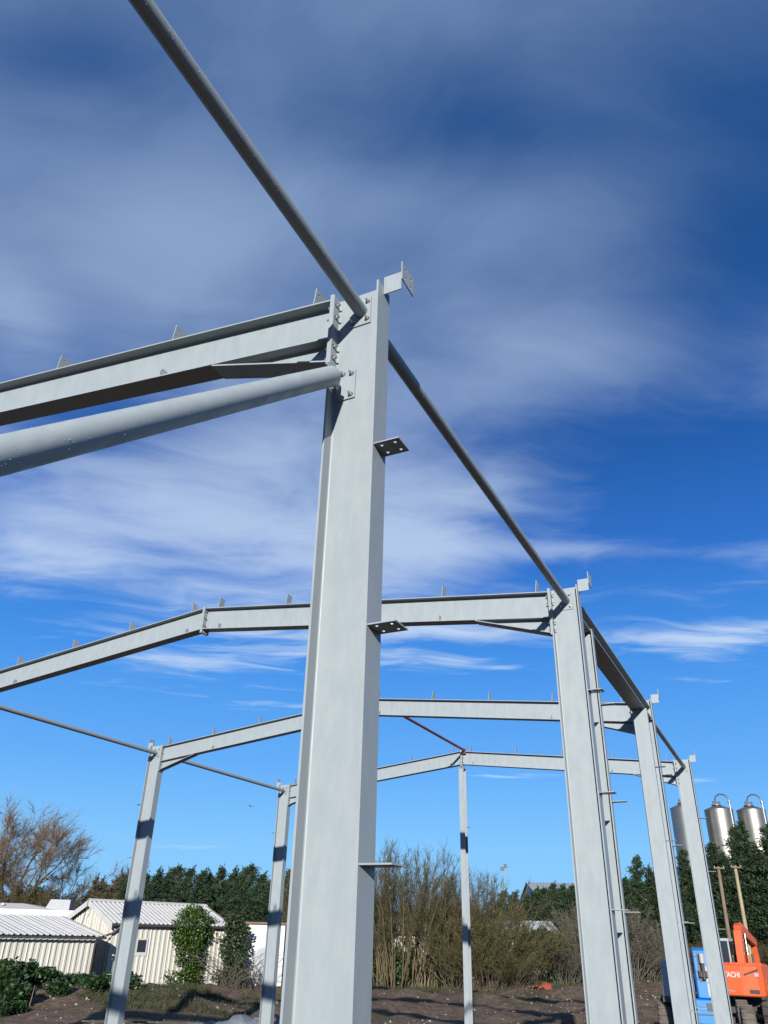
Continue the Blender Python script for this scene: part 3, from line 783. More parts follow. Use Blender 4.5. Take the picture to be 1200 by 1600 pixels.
# ------------------------------------------------------------------ machines
def excavator():
    t = empty('excavator', on(13.80, 33), frame_rot(-33), 'orange tracked excavator with grey cab parked behind the rightmost column', 'excavator', None, 'thing')
    O = 'orange_paint'
    t.scale = (.80, .93, .96)
    # undercarriage: two tracks, rollers, centre frame
    for s in (-1, 1):
        x0, x1 = (s*1.10-.25, s*1.10+.25)
        out = [(1.55, .12), (1.78, .38), (1.55, .72), (-1.55, .72), (-1.78, .38), (-1.55, .12), (-1.40, .05), (1.40, .05)]
        tr = MB().prism(out, (x0, 0, 0), (0,1,0), (0,0,1), (1,0,0), 0, x1-x0).build('track', 'track_steel', t)
        for i in range(13):
            MB().box(x0-.012, x1+.012, -1.5+i*.25-.05, -1.5+i*.25+.05, .721, .755).build('track_shoe', 'track_steel', tr)
        for i in range(8):
            MB().box(x0-.012, x1+.012, -.03, .03, -.02, .02, Matrix.Translation((0, -1.66+.0*i, .12+i*.075))).build('track_shoe', 'track_steel', tr)
    MB().box(-.84, .84, -.9, .9, .32, .70).build('centre_frame', 'track_steel', t)
    MB().lathe([(.55, .70), (.55, .93)], n=24).build('slew_ring', 'track_steel', t)
    # upper structure
    up = MB().hexa([(-1.16, -1.45, .94), (1.16, -1.45, .94), (1.16, 1.25, .94), (-1.16, 1.25, .94)], [(-1.16, -1.45, 1.30), (1.16, -1.45, 1.30), (1.16, 1.25, 1.30), (-1.16, 1.25, 1.30)]).build('deck', O, t, bevel=.03)
    cw = MB().prism([(-1.14, -1.44), (-1.14, -1.86), (-.96, -2.08), (.30, -2.12), (.96, -2.08), (1.14, -1.86), (1.14, -1.44)], (0,0,0), (1,0,0), (0,1,0), (0,0,1), .92, 1.90).build('counterweight', O, t, bevel=.05)
    MB().hexa([(-.30, -1.43, 1.302), (1.15, -1.43, 1.302), (1.15, -.10, 1.302), (-.30, -.10, 1.302)], [(-.30, -1.43, 1.97), (1.10, -1.43, 1.97), (1.10, -.10, 1.90), (-.30, -.10, 1.90)]).build('engine_cover', O, t, bevel=.03)
    MB().hexa([(-1.15, -1.43, 1.302), (-.305, -1.43, 1.302), (-.305, -.35, 1.302), (-1.15, -.35, 1.302)], [(-1.12, -1.43, 1.95), (-.305, -1.43, 1.95), (-.305, -.35, 1.95), (-1.12, -.35, 1.95)]).build('side_cover', O, t, bevel=.03)
    MB().box(.55, .95, -2.122, -2.105, 1.02, 1.14).build('rear_step', 'dark_trim', cw)
    MB().tube([(.65, -.8, 1.95), (.65, -.8, 2.25)], .05, 10).build('exhaust', 'dark_trim', t)
    # moulded recess line and lamp on the rear
    MB().prism([(.42, 1.62), (1.02, 1.80), (1.02, 1.745), (.42, 1.565)], (0, -2.12, 0), (1,0,0), (0,0,1), (0,1,0), -.014, .03).build('rear_moulding', 'track_steel', cw)
    MB().box(.84, 1.02, -2.125, -2.07, 1.55, 1.66).build('rear_lamp', 'pale_panel', cw)
    # lettering on the counterweight
    fc = bpy.data.curves.new('lettering', 'FONT'); fc.body = 'HITACHI'; fc.size = .235; fc.extrude = .004; fc.align_x = 'CENTER'; fc.align_y = 'CENTER'; fc.offset = .006; fc.space_character = 1.0
    fo = bpy.data.objects.new('lettering_curve', fc); COL.objects.link(fo)
    me = bpy.data.meshes.new_from_object(fo.evaluated_get(bpy.context.evaluated_depsgraph_get())); me.name = 'lettering'
    bpy.data.objects.remove(fo); me.materials.clear(); me.materials.append(MATS['white_paint'])
    lo = inst('lettering', me, cw, (-.20, -2.112, 1.58), (R(90), 0, R(-1.8)))
    # cab
    cab = MB()
    cx0, cx1, cy0, cy1, cz0, cz1 = -1.14, -.40, -.30, 1.20, 1.302, 2.76
    for x in (cx0, cx1-.07):
        for y in (cy0, cy1-.07): cab.box(x, x+.07, y, y+.07, cz0, cz1-.10)
    cab.box(cx0, cx1, cy0, cy1, cz1-.10, cz1); cab.box(cx0, cx1, cy0, cy1, cz0, cz0+.35)
    c = cab.build('cab', 'cab_paint', t, bevel=.015)
    MB().box(cx0+.075, cx1-.075, cy0+.02, cy0+.03, cz0+.36, cz1-.11).build('rear_pane', 'dark_glass', c)
    MB().box(cx1-.03, cx1-.02, cy0+.075, cy1-.075, cz0+.36, cz1-.11).build('side_pane', 'dark_glass', c)
    MB().box(cx0+.02, cx0+.03, cy0+.075, cy1-.075, cz0+.36, cz1-.11).build('side_pane', 'dark_glass', c)
    MB().box(cx0+.2, cx1-.2, cy0+.4, cy0+.75, cz0+.3, cz0+.95).build('seat', 'rubber', c)
    # boom, stick, rams, bucket
    def beam(name, pts, w, hs, m_):
        b = MB(); n = len(pts)
        for i in range(n-1):
            p, q = Vector(pts[i]), Vector(pts[i+1]); d = (q-p).normalized(); up_ = Vector((1,0,0)).cross(d)
            up_ = up_ if up_.z > 0 or abs(up_.z) < .3 else -up_
            r4 = lambda P, h: [P+Vector((-w/2,0,0))-up_*h/2, P+Vector((w/2,0,0))-up_*h/2, P+Vector((w/2,0,0))+up_*h/2, P+Vector((-w/2,0,0))+up_*h/2]
            b.hexa(r4(p, hs[i]), r4(q, hs[i+1]))
        return b.build(name, m_, t, bevel=.02)
    bo = beam('boom', [(-.12, .35, 1.45), (-.12, .75, 3.02), (-.12, 1.1, 3.12), (-.12, 3.9, 2.62)], .34, [.34, .40, .42, .26], O)
    beam('stick', [(-.12, 3.75, 2.72), (-.12, 4.05, 1.9), (-.12, 4.3, .75)], .26, [.26, .30, .2], O)
    for s in (-.23, .23):
        MB().tube([(-.12+s, .95, 1.25), (-.12+s, .95, 2.2)], .065, 10).build('lift_ram', O, t)
        MB().tube([(-.12+s, .95, 2.2), (-.12+s, 1.05, 2.95)], .035, 10).build('ram_rod', 'bolt', t)
    MB().tube([(-.12, 1.5, 3.30), (-.12, 2.7, 3.05)], .06, 10).build('stick_ram', O, t)
    MB().tube([(-.12, 2.7, 3.05), (-.12, 3.6, 2.88)], .033, 10).build('ram_rod', 'bolt', t)
    MB().prism([(4.1, .80), (4.5, .85), (4.75, .45), (4.45, .05), (3.9, .02), (4.2, .38)], (-.55, 0, 0), (0,1,0), (0,0,1), (1,0,0), 0, .86).build('bucket', 'track_steel', t)
excavator()

def boom_lift():
    t = empty('boom_lift', on(8.90, 24.2), frame_rot(-19.7), 'blue wheeled boom lift standing between the last two right-hand columns', 'boom lift', None, 'thing')
    B = 'blue_paint'
    MB().box(-.52, .52, -.3, 2.5, .42, .78).build('chassis', B, t, bevel=.02)
    MB().box(-1.04, 1.04, -.12, .12, .42, .62).build('axle', 'track_steel', t)
    MB().box(-1.04, 1.04, 2.08, 2.32, .42, .62).build('axle', 'track_steel', t)
    for s in (-1, 1):
        for y in (0, 2.2):
            w = MB().lathe([(.26, -.17), (.44, -.175), (.50, -.13), (.515, -.05), (.515, .05), (.50, .13), (.44, .175), (.26, .17)], (s*1.03, y, .515), 28, (1,0,0)).build('wheel', 'muddy_rubber', t)
            MB().lathe([(0, .10), (.12, .12), (.255, .10), (.255, -.10), (.12, -.12), (0, -.10)], (s*1.03, y, .515), 20, (1,0,0)).build('rim', 'pale_panel', w)
            for k_ in range(18):
                a = k_*2*math.pi/18
                M_ = Matrix.Translation((s*1.03, y, .515)) @ Matrix.Rotation(a, 4, 'X')
                MB().box(-.15, .15, -.028, .028, .508, .532, M_).build('tread_block', 'muddy_rubber', w)
    MB().lathe([(.45, .79), (.45, .98)], (0, 1.0, 0), 20).build('turntable', 'track_steel', t)
    MB().box(-.80, .60, -.45, 1.9, .985, 1.16).build('turret_base', B, t, bevel=.02)
    rear = MB().box(-.26, .58, -.56, -.46, .60, 1.15).build('counterweight', B, t, bevel=.02)
    hood = MB().hexa([(-.12, -.50, 1.163), (.60, -.50, 1.163), (.60, .6, 1.163), (-.12, .6, 1.163)], [(-.12, -.50, 2.28), (.56, -.50, 2.28), (.56, .6, 2.34), (-.12, .6, 2.34)]).build('hood', B, t, bevel=.03)
    MB().box(.14, .42, -.518, -.503, 1.22, 1.90).build('panel', 'pale_panel', hood)
    MB().box(.18, .36, -.523, -.5185, 1.32, 1.46).build('warning_plate', 'white_paint', hood)
    MB().box(.16, .40, -.523, -.5185, 1.52, 1.545).build('panel_slot', 'dark_trim', hood)
    MB().box(-.02, .10, -.516, -.503, 1.55, 2.20).build('vent_slot', 'dark_trim', hood)
    for z in (1.60, 1.78, 2.12): MB().box(-.10, .00, -.512, -.502, z, z+.025).build('louvre', 'dark_trim', hood)
    MB().box(-.115, .565, -.509, -.502, 2.215, 2.228).build('lid_gap', 'dark_trim', hood)
    MB().box(.46, .475, -.509, -.502, 1.18, 2.21).build('door_gap', 'dark_trim', hood)
    MB().box(-.20, .55, -.572, -.561, .80, .83).build('bumper_strip', 'dark_trim', rear)
    MB().box(.05, .40, -.575, -.561, .90, 1.08).build('step_recess', 'dark_trim', rear)
    MB().tube([(.10, -.60, 1.98), (.10, -.60, 2.20)], .065, 14).build('filter', 'pale_panel', hood)
    MB().tube([(.10, -.58, 1.60), (.10, -.60, 1.98)], .045, 10).build('filter_bowl', 'dark_trim', hood)
    MB().box(-.02, .21, -.62, -.505, 1.66, 1.80).build('valve_block', 'track_steel', hood)
    MB().hexa([(-1.0, -.42, 1.163), (-.74, -.42, 1.163), (-.74, 1.3, 1.163), (-1.0, 1.3, 1.163)], [(-.97, -.42, 2.0), (-.78, -.42, 2.05), (-.78, 1.3, 2.05), (-.97, 1.3, 2.0)]).build('side_cover', 'cab_paint', t, bevel=.03)
    MB().box(-1.02, -.805, -.40, 1.30, 1.05, 1.16).build('side_tray', 'dark_trim', t)
    MB().box(-.40, -.14, -.2, 2.4, 1.30, 1.62).build('boom', B, t, bevel=.02)
    MB().box(-.36, -.18, 2.4, 3.4, 1.34, 1.56).build('fly_boom', 'pale_panel', t)
boom_lift()

def dumper():
    t = empty('site_dumper', on(17.35, 36.5), frame_rot(-20), 'yellow site dumper mostly cut off by the right edge', 'dumper', None, 'thing')
    Y = 'yellow_paint'
    for s in (-1, 1):
        for y in (-.75, .95):
            w = MB().lathe([(.2, -.16), (.40, -.17), (.46, -.1), (.46, .1), (.40, .17), (.2, .16)], (s*.72, y, .46), 22, (1,0,0)).build('wheel', 'rubber', t)
            MB().lathe([(0, .09), (.2, .09), (.2, -.09), (0, -.09)], (s*.72, y, .46), 14, (1,0,0)).build('rim', Y, w)
    MB().box(-.42, .42, -1.3, 1.4, .42, .72).build('chassis', 'track_steel', t)
    MB().box(-.75, .75, -1.4, -.35, .92, 1.25).build('engine_deck', Y, t, bevel=.03)
    fr = MB()
    for s in (-1, 1):
        fr.box(s*.80-.04, s*.80+.04, -1.35, -1.27, .9, 2.0); fr.box(s*.80-.04, s*.80+.04, -.45, -.37, .9, 2.0)
    fr.box(-.84, .84, -1.35, -1.27, 2.001, 2.08); fr.box(-.84, .84, -.45, -.37, 2.001, 2.08)
    fr.build('roll_frame', Y, t)
    MB().hexa([(-.5, -.2, .75), (.5, -.2, .75), (.5, 1.2, .75), (-.5, 1.2, .75)], [(-.95, -.3, 1.35), (.95, -.3, 1.35), (.95, 1.9, 1.35), (-.95, 1.9, 1.35)]).build('skip', Y, t, bevel=.02)
    MB().box(-.22, .22, -1.0, -.6, 1.252, 1.38).build('seat', 'rubber', t)
dumper()

# ------------------------------------------------------------------ vegetation
def seg_mesh(name, S, sides=3):
    """S: (n,8) rows x0 y0 z0 r0 x1 y1 z1 r1 -> thin prisms"""
    S = np.asarray(S, float); A = S[:, 0:3]; B = S[:, 4:7]; ra = S[:, 3]; rb = S[:, 7]
    d = B-A; d /= np.linalg.norm(d, axis=1, keepdims=True)+1e-9
    ref = np.where(np.abs(d[:, 2:3]) < .9, np.array([[0, 0, 1.0]]), np.array([[1.0, 0, 0]]))
    a = np.cross(d, ref); a /= np.linalg.norm(a, axis=1, keepdims=True)+1e-9; b = np.cross(d, a)
    n = len(S); V = np.empty((n, 2*sides, 3))
    for k in range(sides):
        t = 2*math.pi*k/sides; o = a*math.cos(t)+b*math.sin(t)
        V[:, k] = A+o*ra[:, None]; V[:, k+sides] = B+o*rb[:, None]
    T = []
    for k in range(sides):
        q = (k+1) % sides; T += [[k, q, q+sides], [k, q+sides, k+sides]]
    T = (np.array(T)[None]+(np.arange(n)*2*sides)[:, None, None]).reshape(-1, 3)
    return arr_mesh(name, V.reshape(-1, 3), T)
def leaf_mesh(name, P, D, ln, wd, rr):
    """pointed leaves: a folded diamond of two triangles at each P along D"""
    n = len(P); D = D/(np.linalg.norm(D, axis=1, keepdims=True)+1e-9)
    r = rr.normal(size=(n, 3)); s = np.cross(D, r); s /= np.linalg.norm(s, axis=1, keepdims=True)+1e-9
    nn = np.cross(D, s)
    ln = np.broadcast_to(ln, n)[:, None]; wd = np.broadcast_to(wd, n)[:, None]
    V = np.stack([P, P+D*ln*.45+s*wd*.5+nn*wd*.12, P+D*ln, P+D*ln*.45-s*wd*.5+nn*wd*.12], 1)
    T = (np.array([[0, 1, 2], [0, 2, 3]])[None]+(np.arange(n)*4)[:, None, None]).reshape(-1, 3)
    return arr_mesh(name, V.reshape(-1, 3), T)
def unit(v): return v/(np.linalg.norm(v)+1e-9)
def grow(rr, p, d, L, r, depth, out, tips, bend=.25, kids=(2, 4), lean=np.zeros(3), up=.1, spread=.7, shrink=.68, nseg=4, rmin=.004):
    """recursive bare branch"""
    d = unit(np.asarray(d, float)); p = np.asarray(p, float); step = L/nseg; pts = [p]; rs = [r]
    for i in range(nseg):
        d = unit(d+rr.normal(size=3)*bend*.5+lean*.25+np.array([0, 0, up])); q = pts[-1]+d*step
        r1 = max(r*(1-.45*(i+1)/nseg), rmin); out.append((*pts[-1], rs[-1], *q, r1)); pts.append(q); rs.append(r1)
    if depth in (1, 2):
        for j in range(1, len(pts)-1): tips.append((pts[j], unit(d+rr.normal(size=3)*.8)))
    if depth == 0:
        tips.append((pts[-1], d)); tips.append((pts[-2], d)); return
    n = rr.integers(kids[0], kids[1]+1)
    for i in range(n):
        t = 1.0 if i == 0 else rr.uniform(.3, .95); j = min(int(t*nseg), nseg-1); f = t*nseg-j
        q = pts[j]*(1-f)+pts[j+1]*f
        nd = unit(d+unit(rr.normal(size=3))*spread*(.5 if i == 0 else 1))
        grow(rr, q, nd, L*shrink*rr.uniform(.75, 1.15), max(rs[j+1]*(.8 if i == 0 else .6), rmin), depth-1, out, tips, bend, kids, lean, up, spread, shrink, max(2, nseg-1), rmin)

# -- conifers: trunk and feathery sprays on rising boughs
def conifer_meshes(seed, H, Rb, leaders, nb=260, spray=.26, wind=.05, dens=1.0, full=2.4):
    """leaders: list of (x, y, height fraction, radius fraction); boughs are long low down and taper near each tip"""
    rr = np.random.default_rng(seed); P = []; D = []; LN = []; S = []
    for lx, ly, hf, rf in leaders:
        Hh = H*hf; w_ = wind*rr.uniform(.3, 1.5)
        def axis(z): return np.array([lx*min(1, z/Hh*1.6)+w_*Hh*(z/Hh)**4, ly*min(1, z/Hh*1.6), z])
        zs = np.linspace(0, Hh, 9)
        for a, b in zip(zs[:-1], zs[1:]): S.append((*axis(a), .15*(1-a/Hh)+.02, *axis(b), .15*(1-b/Hh)+.02))
        prof = rr.uniform(.62, 1.25, 18)
        for i in range(int(nb*rf*hf)):
            t = .02+.98*(i+rr.random())/(nb*rf*hf); az = rr.uniform(0, 2*math.pi)
            Lb = Rb*rf*min(1, ((1-t)*full))**.8*prof[int(t*17)]*rr.uniform(.6, 1.2)*(1+.25*math.sin(az*2+lx*3+t*9))+.10
            el = rr.uniform(.0, .75)+.45*t; d = np.array([math.cos(az)*math.cos(el), math.sin(az)*math.cos(el), math.sin(el)]); d = unit(d+np.array([w_*1.2, 0, 0]))
            p0 = axis(t*Hh*.97); S.append((*p0, .022, *(p0+d*Lb*.8), .007))
            n = int((14+34*Lb)*dens)
            s = rr.random(n)**.6; q = p0+np.outer(s*Lb, d)+rr.normal(size=(n, 3))*np.array([.14, .14, .09])*(.35+Lb*.42); q[:, 2] -= (s*Lb)**2*.10
            dd = d+rr.normal(size=(n, 3))*.6+np.array([0, 0, .12])
            P.append(q); D.append(dd); LN.append(spray*rr.uniform(.5, 1.3, n)*(1-.3*t))
        n = 22; z = Hh*(.92+.08*rr.random(n)); P.append(np.stack([axis(zz) for zz in z])+rr.normal(size=(n, 3))*.05); D.append(rr.normal(size=(n, 3))*.5+np.array([w_*5, 0, .9])); LN.append(rr.uniform(.16, .36, n))
    P = np.concatenate(P); D = np.concatenate(D); LN = np.concatenate(LN)
    return seg_mesh('trunk', S, 5), leaf_mesh('crown', P, D, LN, LN*.32, rr)
CON = [conifer_meshes(20, 7.0, 1.55, [(0, 0, 1.0, .9), (.75, .2, .88, .7), (-.7, -.1, .92, .65)], nb=300, wind=.07),
       conifer_meshes(21, 7.0, 1.55, [(.1, 0, .97, .85), (-.8, .1, .99, .7), (.8, -.2, .80, .7)], nb=300, wind=.10),
       conifer_meshes(22, 7.0, 1.55, [(-.2, 0, .93, .9), (.6, .2, 1.0, .7), (-.9, 0, .84, .6)], nb=300, wind=.05),
       conifer_meshes(23, 7.0, 1.55, [(0, 0, .96, .8), (.7, .1, .94, .75), (-.6, .1, .86, .75), (.2, -.3, 1.0, .4)], nb=290, wind=.08)]
CONT = [conifer_meshes(40, 11.0, 2.2, [(0, 0, 1.0, .9), (1.2, .2, .86, .7), (-1.1, -.2, .80, .75)], nb=380, spray=.30, wind=.02, full=1.7, dens=.95),
        conifer_meshes(41, 11.0, 2.2, [(.2, 0, .96, .9), (-1.2, .2, .99, .6), (1.0, -.3, .74, .75)], nb=380, spray=.30, wind=.03, full=1.6, dens=.95),
        conifer_meshes(42, 11.0, 2.2, [(-.2, 0, 1.0, .8), (.9, .3, .93, .7), (-1.3, 0, .78, .7), (1.5, .2, .68, .6)], nb=340, spray=.30, wind=.02, full=1.8, dens=.95),
        conifer_meshes(43, 11.0, 2.2, [(0, 0, .97, 1.0), (1.3, 0, .82, .7), (-.9, .3, .9, .6)], nb=380, spray=.30, wind=.04, full=1.5, dens=.95)]
for tr, cr in CON: tr.materials.append(MATS['bark']); cr.materials.append(MATS['conifer'])
for tr, cr in CONT: tr.materials.append(MATS['bark']); cr.materials.append(MATS['conifer_tall'])
def tree(name, meshes, u, v, s, rot, label, cat, group=None, sz=None, dz=0.0):
    t = empty(name, on(u, v, dz), frame_rot(rot), label, cat, group, 'thing')
    t.scale = (s, s, sz if sz else s)
    inst('trunk', meshes[0], t); inst('crown', meshes[1], t)
    return t
r_ = random.Random(5)
ORD = ['first', 'second', 'third', 'fourth', 'fifth', 'sixth', 'seventh', 'eighth', 'ninth', 'tenth', 'eleventh', 'twelfth', 'thirteenth', 'fourteenth', 'fifteenth', 'sixteenth', 'seventeenth', 'eighteenth', 'nineteenth', 'twentieth']
hedge_lab = 'dark windswept conifer in the tall hedge behind the left sheds'
us = [-19.6, -18.3, -17.0, -15.6, -14.3, -13.0, -11.8, -10.5, -9.3, -8.0, -6.9, -5.7, -4.4, -3.2, -2.0]
hs = [.78, .80, .86, .90, .95, .93, .97, .93, .98, .92, .96, .97, .95, .9, .88]
for i, (u, s) in enumerate(zip(us, hs)):
    tree('hedge_conifer', CON[i % 4], u+r_.uniform(-.2, .2), 60.5+r_.uniform(-.8, .8), 1.08, r_.choice([-20, -8, 0, 10, 22]), 'dark windswept conifer, %s from the left in the hedge behind the left sheds' % ORD[i], 'conifer', 'conifers of the hedge behind the left sheds', sz=s*r_.uniform(.95, 1.02))
for i, (u, v, s, sz, lab) in enumerate([(-19.2, 59, .62, .82, 'narrow dark conifer standing at the right end of the brown hedge')]):
    tree('hedge_conifer', CON[1], u, v, s*.8, 5, lab, 'conifer', None, sz=sz)
mid_lab = 'dark conifer in the short row below the grey factory roof'
for i, (u, s) in enumerate([(11.6, .86), (12.6, .80), (13.7, .84), (14.9, .83), (16.2, .90), (17.5, .92), (18.9, .93), (20.2, .96)]):
    tree('row_conifer', CON[(i+1) % 4], u, 76+r_.uniform(-1, 1), 1.15, r_.uniform(-30, 30), 'dark conifer, %s from the left in the row below the grey factory roof' % ORD[i], 'conifer', 'conifers below the grey factory roof', sz=s)
for i, (u, v, s, sz, lab) in enumerate([
        (22.3, 72, 1.0, .76, 'dark conifer with hooked tip between the second column and the flat-faced post'),
        (24.6, 72, 1.05, .70, 'dark conifer just left of the third right-hand column'),
        (27.0, 73, 1.25, .83, 'tall conifer seen between the last two right-hand columns'),
        (29.3, 73, 1.3, .92, 'tall conifer just right of the rightmost steel column'),
        (31.2, 72, 1.3, 1.0, 'tall conifer in front of the silo with the curved pipe'),
        (33.3, 71, 1.4, 1.08, 'tallest conifer, in front of the gap between two silos'),
        (35.4, 72, 1.4, .98, 'tall conifer at the right edge, in front of the last silo'),
        (37.6, 73, 1.4, 1.05, 'tall conifer beyond the right edge of the excavator')]):
    tree('tall_conifer', CONT[i % 4], u, v, s, r_.uniform(-40, 40), lab, 'conifer', 'tall conifers in front of the silos', sz=sz)

# -- bare broadleaf trees
def bare_tree(seed, base, dirs, L, r, depth, kids, lean, spread, up, twig_len, ntw, rmin=.012, shrink=.70):
    rr = np.random.default_rng(seed); out = []; tips = []
    for b, d, l_, r0 in dirs: grow(rr, b, d, l_*L, r0*r, depth, out, tips, .30, kids, np.array(lean), up, spread, shrink, 5, rmin)
    tw = []
    for p, d in tips:
        for i in range(ntw):
            q = p-d*rr.uniform(0, .4); dd = unit(d+rr.normal(size=3)*.55+np.array(lean)*.3+np.array([0, 0, .1])); l = twig_len*rr.uniform(.5, 1.3)
            m_ = q+dd*l*.5; e = m_+unit(dd+rr.normal(size=3)*.3)*l*.5
            tw.append((*q, rmin*.62, *m_, rmin*.52)); tw.append((*m_, rmin*.52, *e, rmin*.30))
    return out, tw
def willow():
    t = empty('willow_tree', on(-24.4, 58), frame_rot(0), 'large bare windswept willow with brown twigs at the left edge', 'tree', None, 'thing')
    o, tw = bare_tree(3, None, [((0, 0, 2.0), (.45, .1, 1.0), 1.0, 1.0), ((0, 0, 2.0), (-.35, -.15, 1.0), .95, .95), ((.1, 0, 1.8), (.95, -.1, .75), .95, .8), ((-.1, 0, 1.9), (-.8, .2, .8), .85, .75), ((0, 0, 2.1), (.05, .3, 1.1), 1.0, .9), ((.1, 0, 1.9), (.8, .3, .5), .95, .6)],
                      2.85, .25, 5, (2, 3), (.09, 0, .02), .80, .05, .66, 6, .0105, .78)
    S = [(0, 0, -.3, .50, 0, 0, 1.0, .42), (0, 0, 1.0, .42, .02, 0, 2.2, .36)] + o
    mesh_obj('trunk', seg_mesh('trunk', S, 6), 'bark', t)
    mesh_obj('crown', seg_mesh('crown', tw, 3), 'twig_willow', t)
    # broken limb hanging from the fork
    hb = MB().tube([(.1, -.2, 2.3), (.8, -.5, 3.0), (1.5, -.8, 3.05), (1.9, -1.0, 2.3), (2.1, -1.1, 1.2), (2.3, -1.1, .4)], [.17, .14, .13, .11, .09, .06], 8)
    hb.tube([(2.05, -1.1, 1.5), (2.35, -1.2, 2.0)], .03, 6); hb.tube([(2.1, -1.1, 1.2), (1.7, -1.2, 1.35), (1.3, -1.25, 1.2)], .03, 6)
    hb.build('broken_limb', 'pale_bark', t)
willow()
def purple_tree():
    t = empty('bare_tree', on(-21.9, 75), frame_rot(0), 'bare purplish tree rising behind the hedge beside the leftmost column', 'tree', None, 'thing')
    o, tw = bare_tree(9, None, [((0, 0, 1.5), (.2, 0, 1), 1, 1), ((0, 0, 1.5), (-.4, .1, 1), .9, .8), ((0, 0, 1.7), (.7, 0, .9), .85, .7), ((0, 0, 1.6), (-.1, .4, 1), .9, .7)], 2.6, .16, 4, (2, 4), (.04, 0, .1), .55, .16, .5, 4, .016, .70)
    mesh_obj('trunk', seg_mesh('trunk', [(0, 0, -.2, .25, 0, 0, 1.7, .2)]+o, 5), 'bark', t)
    mesh_obj('crown', seg_mesh('crown', tw, 3), 'twig_purple', t)
purple_tree()

# -- multi-stemmed bare shrubs of the thicket
def shrub_meshes(seed, H, spread, nst, twigs, leaf, lmat, tmat, smat, stem_r=.022, tilt=.28):
    rr = np.random.default_rng(seed); S = []; TW = []; P = []; D = []
    for i in range(nst):
        az = rr.uniform(0, 2*math.pi); rad = spread*.25*math.sqrt(rr.random()); p = np.array([rad*math.cos(az), rad*math.sin(az), -.1])
        ti = tilt*abs(rr.normal())+.03; d = unit(np.array([math.cos(az)*ti, math.sin(az)*ti, 1.0])); L = H*rr.uniform(.72, 1.05); n = 9; r0 = stem_r*rr.uniform(.6, 1.5)
        pts = [p]
        for j in range(n):
            d = unit(d+rr.normal(size=3)*.075+np.array([math.cos(az), math.sin(az), 0])*.02); q = pts[-1]+d*L/n; S.append((*pts[-1], r0*(1-.8*j/n), *q, r0*(1-.8*(j+1)/n))); pts.append(q)
        for j in range(twigs):
            t = rr.uniform(.25, 1.0)**.75*n; a = min(int(t), n-1); q = pts[a]+(pts[a+1]-pts[a])*(t-a); dd = unit(d*.9+unit(rr.normal(size=3))*.75+np.array([0, 0, .25])); l = rr.uniform(.35, 1.15)*(1.15-.5*t/n)
            m_ = q+dd*l*.5; e = m_+unit(dd+rr.normal(size=3)*.3+np.array([0, 0, .2]))*l*.5
            TW.append((*q, .0085, *m_, .0065)); TW.append((*m_, .0065, *e, .003))
            for c in range(2):
                q2 = q+(m_-q)*rr.random(); e2 = q2+unit(dd+rr.normal(size=3)*.6)*l*.45; TW.append((*q2, .006, *e2, .003))
            if leaf:
                for c in range(leaf):
                    P.append(q+(e-q)*rr.random()+rr.normal(size=3)*.03); D.append(rr.normal(size=3)+np.array([0, 0, .4]))
    st = seg_mesh('stems', S, 4); tw = seg_mesh('twigs', TW, 3); st.materials.append(MATS[smat]); tw.materials.append(MATS[tmat])
    lf = None
    if leaf: lf = leaf_mesh('leaves', np.array(P), np.array(D), rr.uniform(.05, .11, len(P)), rr.uniform(.025, .05, len(P)), rr); lf.materials.append(MATS[lmat])
    return st, tw, lf
def shrub(meshes, u, v, s, sz, rot, label, group, name='bare_shrub', cat='shrub'):
    t = empty(name, on(u, v), frame_rot(rot), label, cat, group, 'thing'); t.scale = (s, s, sz)
    for nm, me in zip(('stems', 'twigs', 'leaves'), meshes):
        if me: inst(nm, me, t)['kind'] = 'stuff'
    return t
SH_T = [shrub_meshes(60+i, 6.0, 3.2, 30, 40, 0, None, 'twig_olive', ('stem_olive', 'pale_bark', 'stem_olive')[i], stem_r=.026, tilt=.22) for i in range(3)]          # tall bare
SH_O = [shrub_meshes(70+i, 4.6, 3.4, 40, 26, 5, 'bud_olive', 'twig_olive', 'bark', tilt=.42) for i in range(3)]  # olive, budding
SH_G = [shrub_meshes(80+i, 4.0, 3.4, 42, 30, 3, 'bud_grey', 'twig_grey', 'twig_grey', tilt=.40) for i in range(2)]  # grey
SH_B = [shrub_meshes(90+i, 3.6, 4.0, 46, 30, 6, 'hedge_brown', 'twig_olive', 'bark', tilt=.5) for i in range(2)]  # brown hedge
gT = 'bare shrubs of the thicket behind the central post'
for i, (u, v, s, sz) in enumerate([(-3.2, 47.5, 1, .98), (-1.6, 46.5, 1, 1.02), (.2, 46.8, 1, 1.10), (1.3, 45.8, 1.05, 1.18), (2.5, 46.8, 1, 1.14), (3.7, 47.0, 1, .98), (5.6, 47.6, 1.0, 1.0), (6.6, 48.0, 1, .92), (-2.4, 49.5, 1, 1.0), (1.0, 49, 1, 1.05), (4.6, 49.6, 1, .95)]):
    shrub(SH_T[i % 3], u, v, s, sz, r_.uniform(0, 360), 'tall bare many-stemmed shrub in the thicket behind the central gable post', gT)
for i, (u, v, s, sz) in enumerate([(4.6, 46.0, 1, .92), (5.6, 46.0, 1.0, .85), (6.9, 46.8, 1, .86), (7.9, 47.4, .95, .72), (5.6, 45.0, .8, .55), (6.6, 45.4, .8, .5), (3.6, 47.6, .8, .6)]):
    shrub(SH_O[i % 3], u, v, s, sz, r_.uniform(0, 360), 'olive budding shrub along the front of the central thicket', 'olive shrubs of the central thicket', 'budding_shrub')
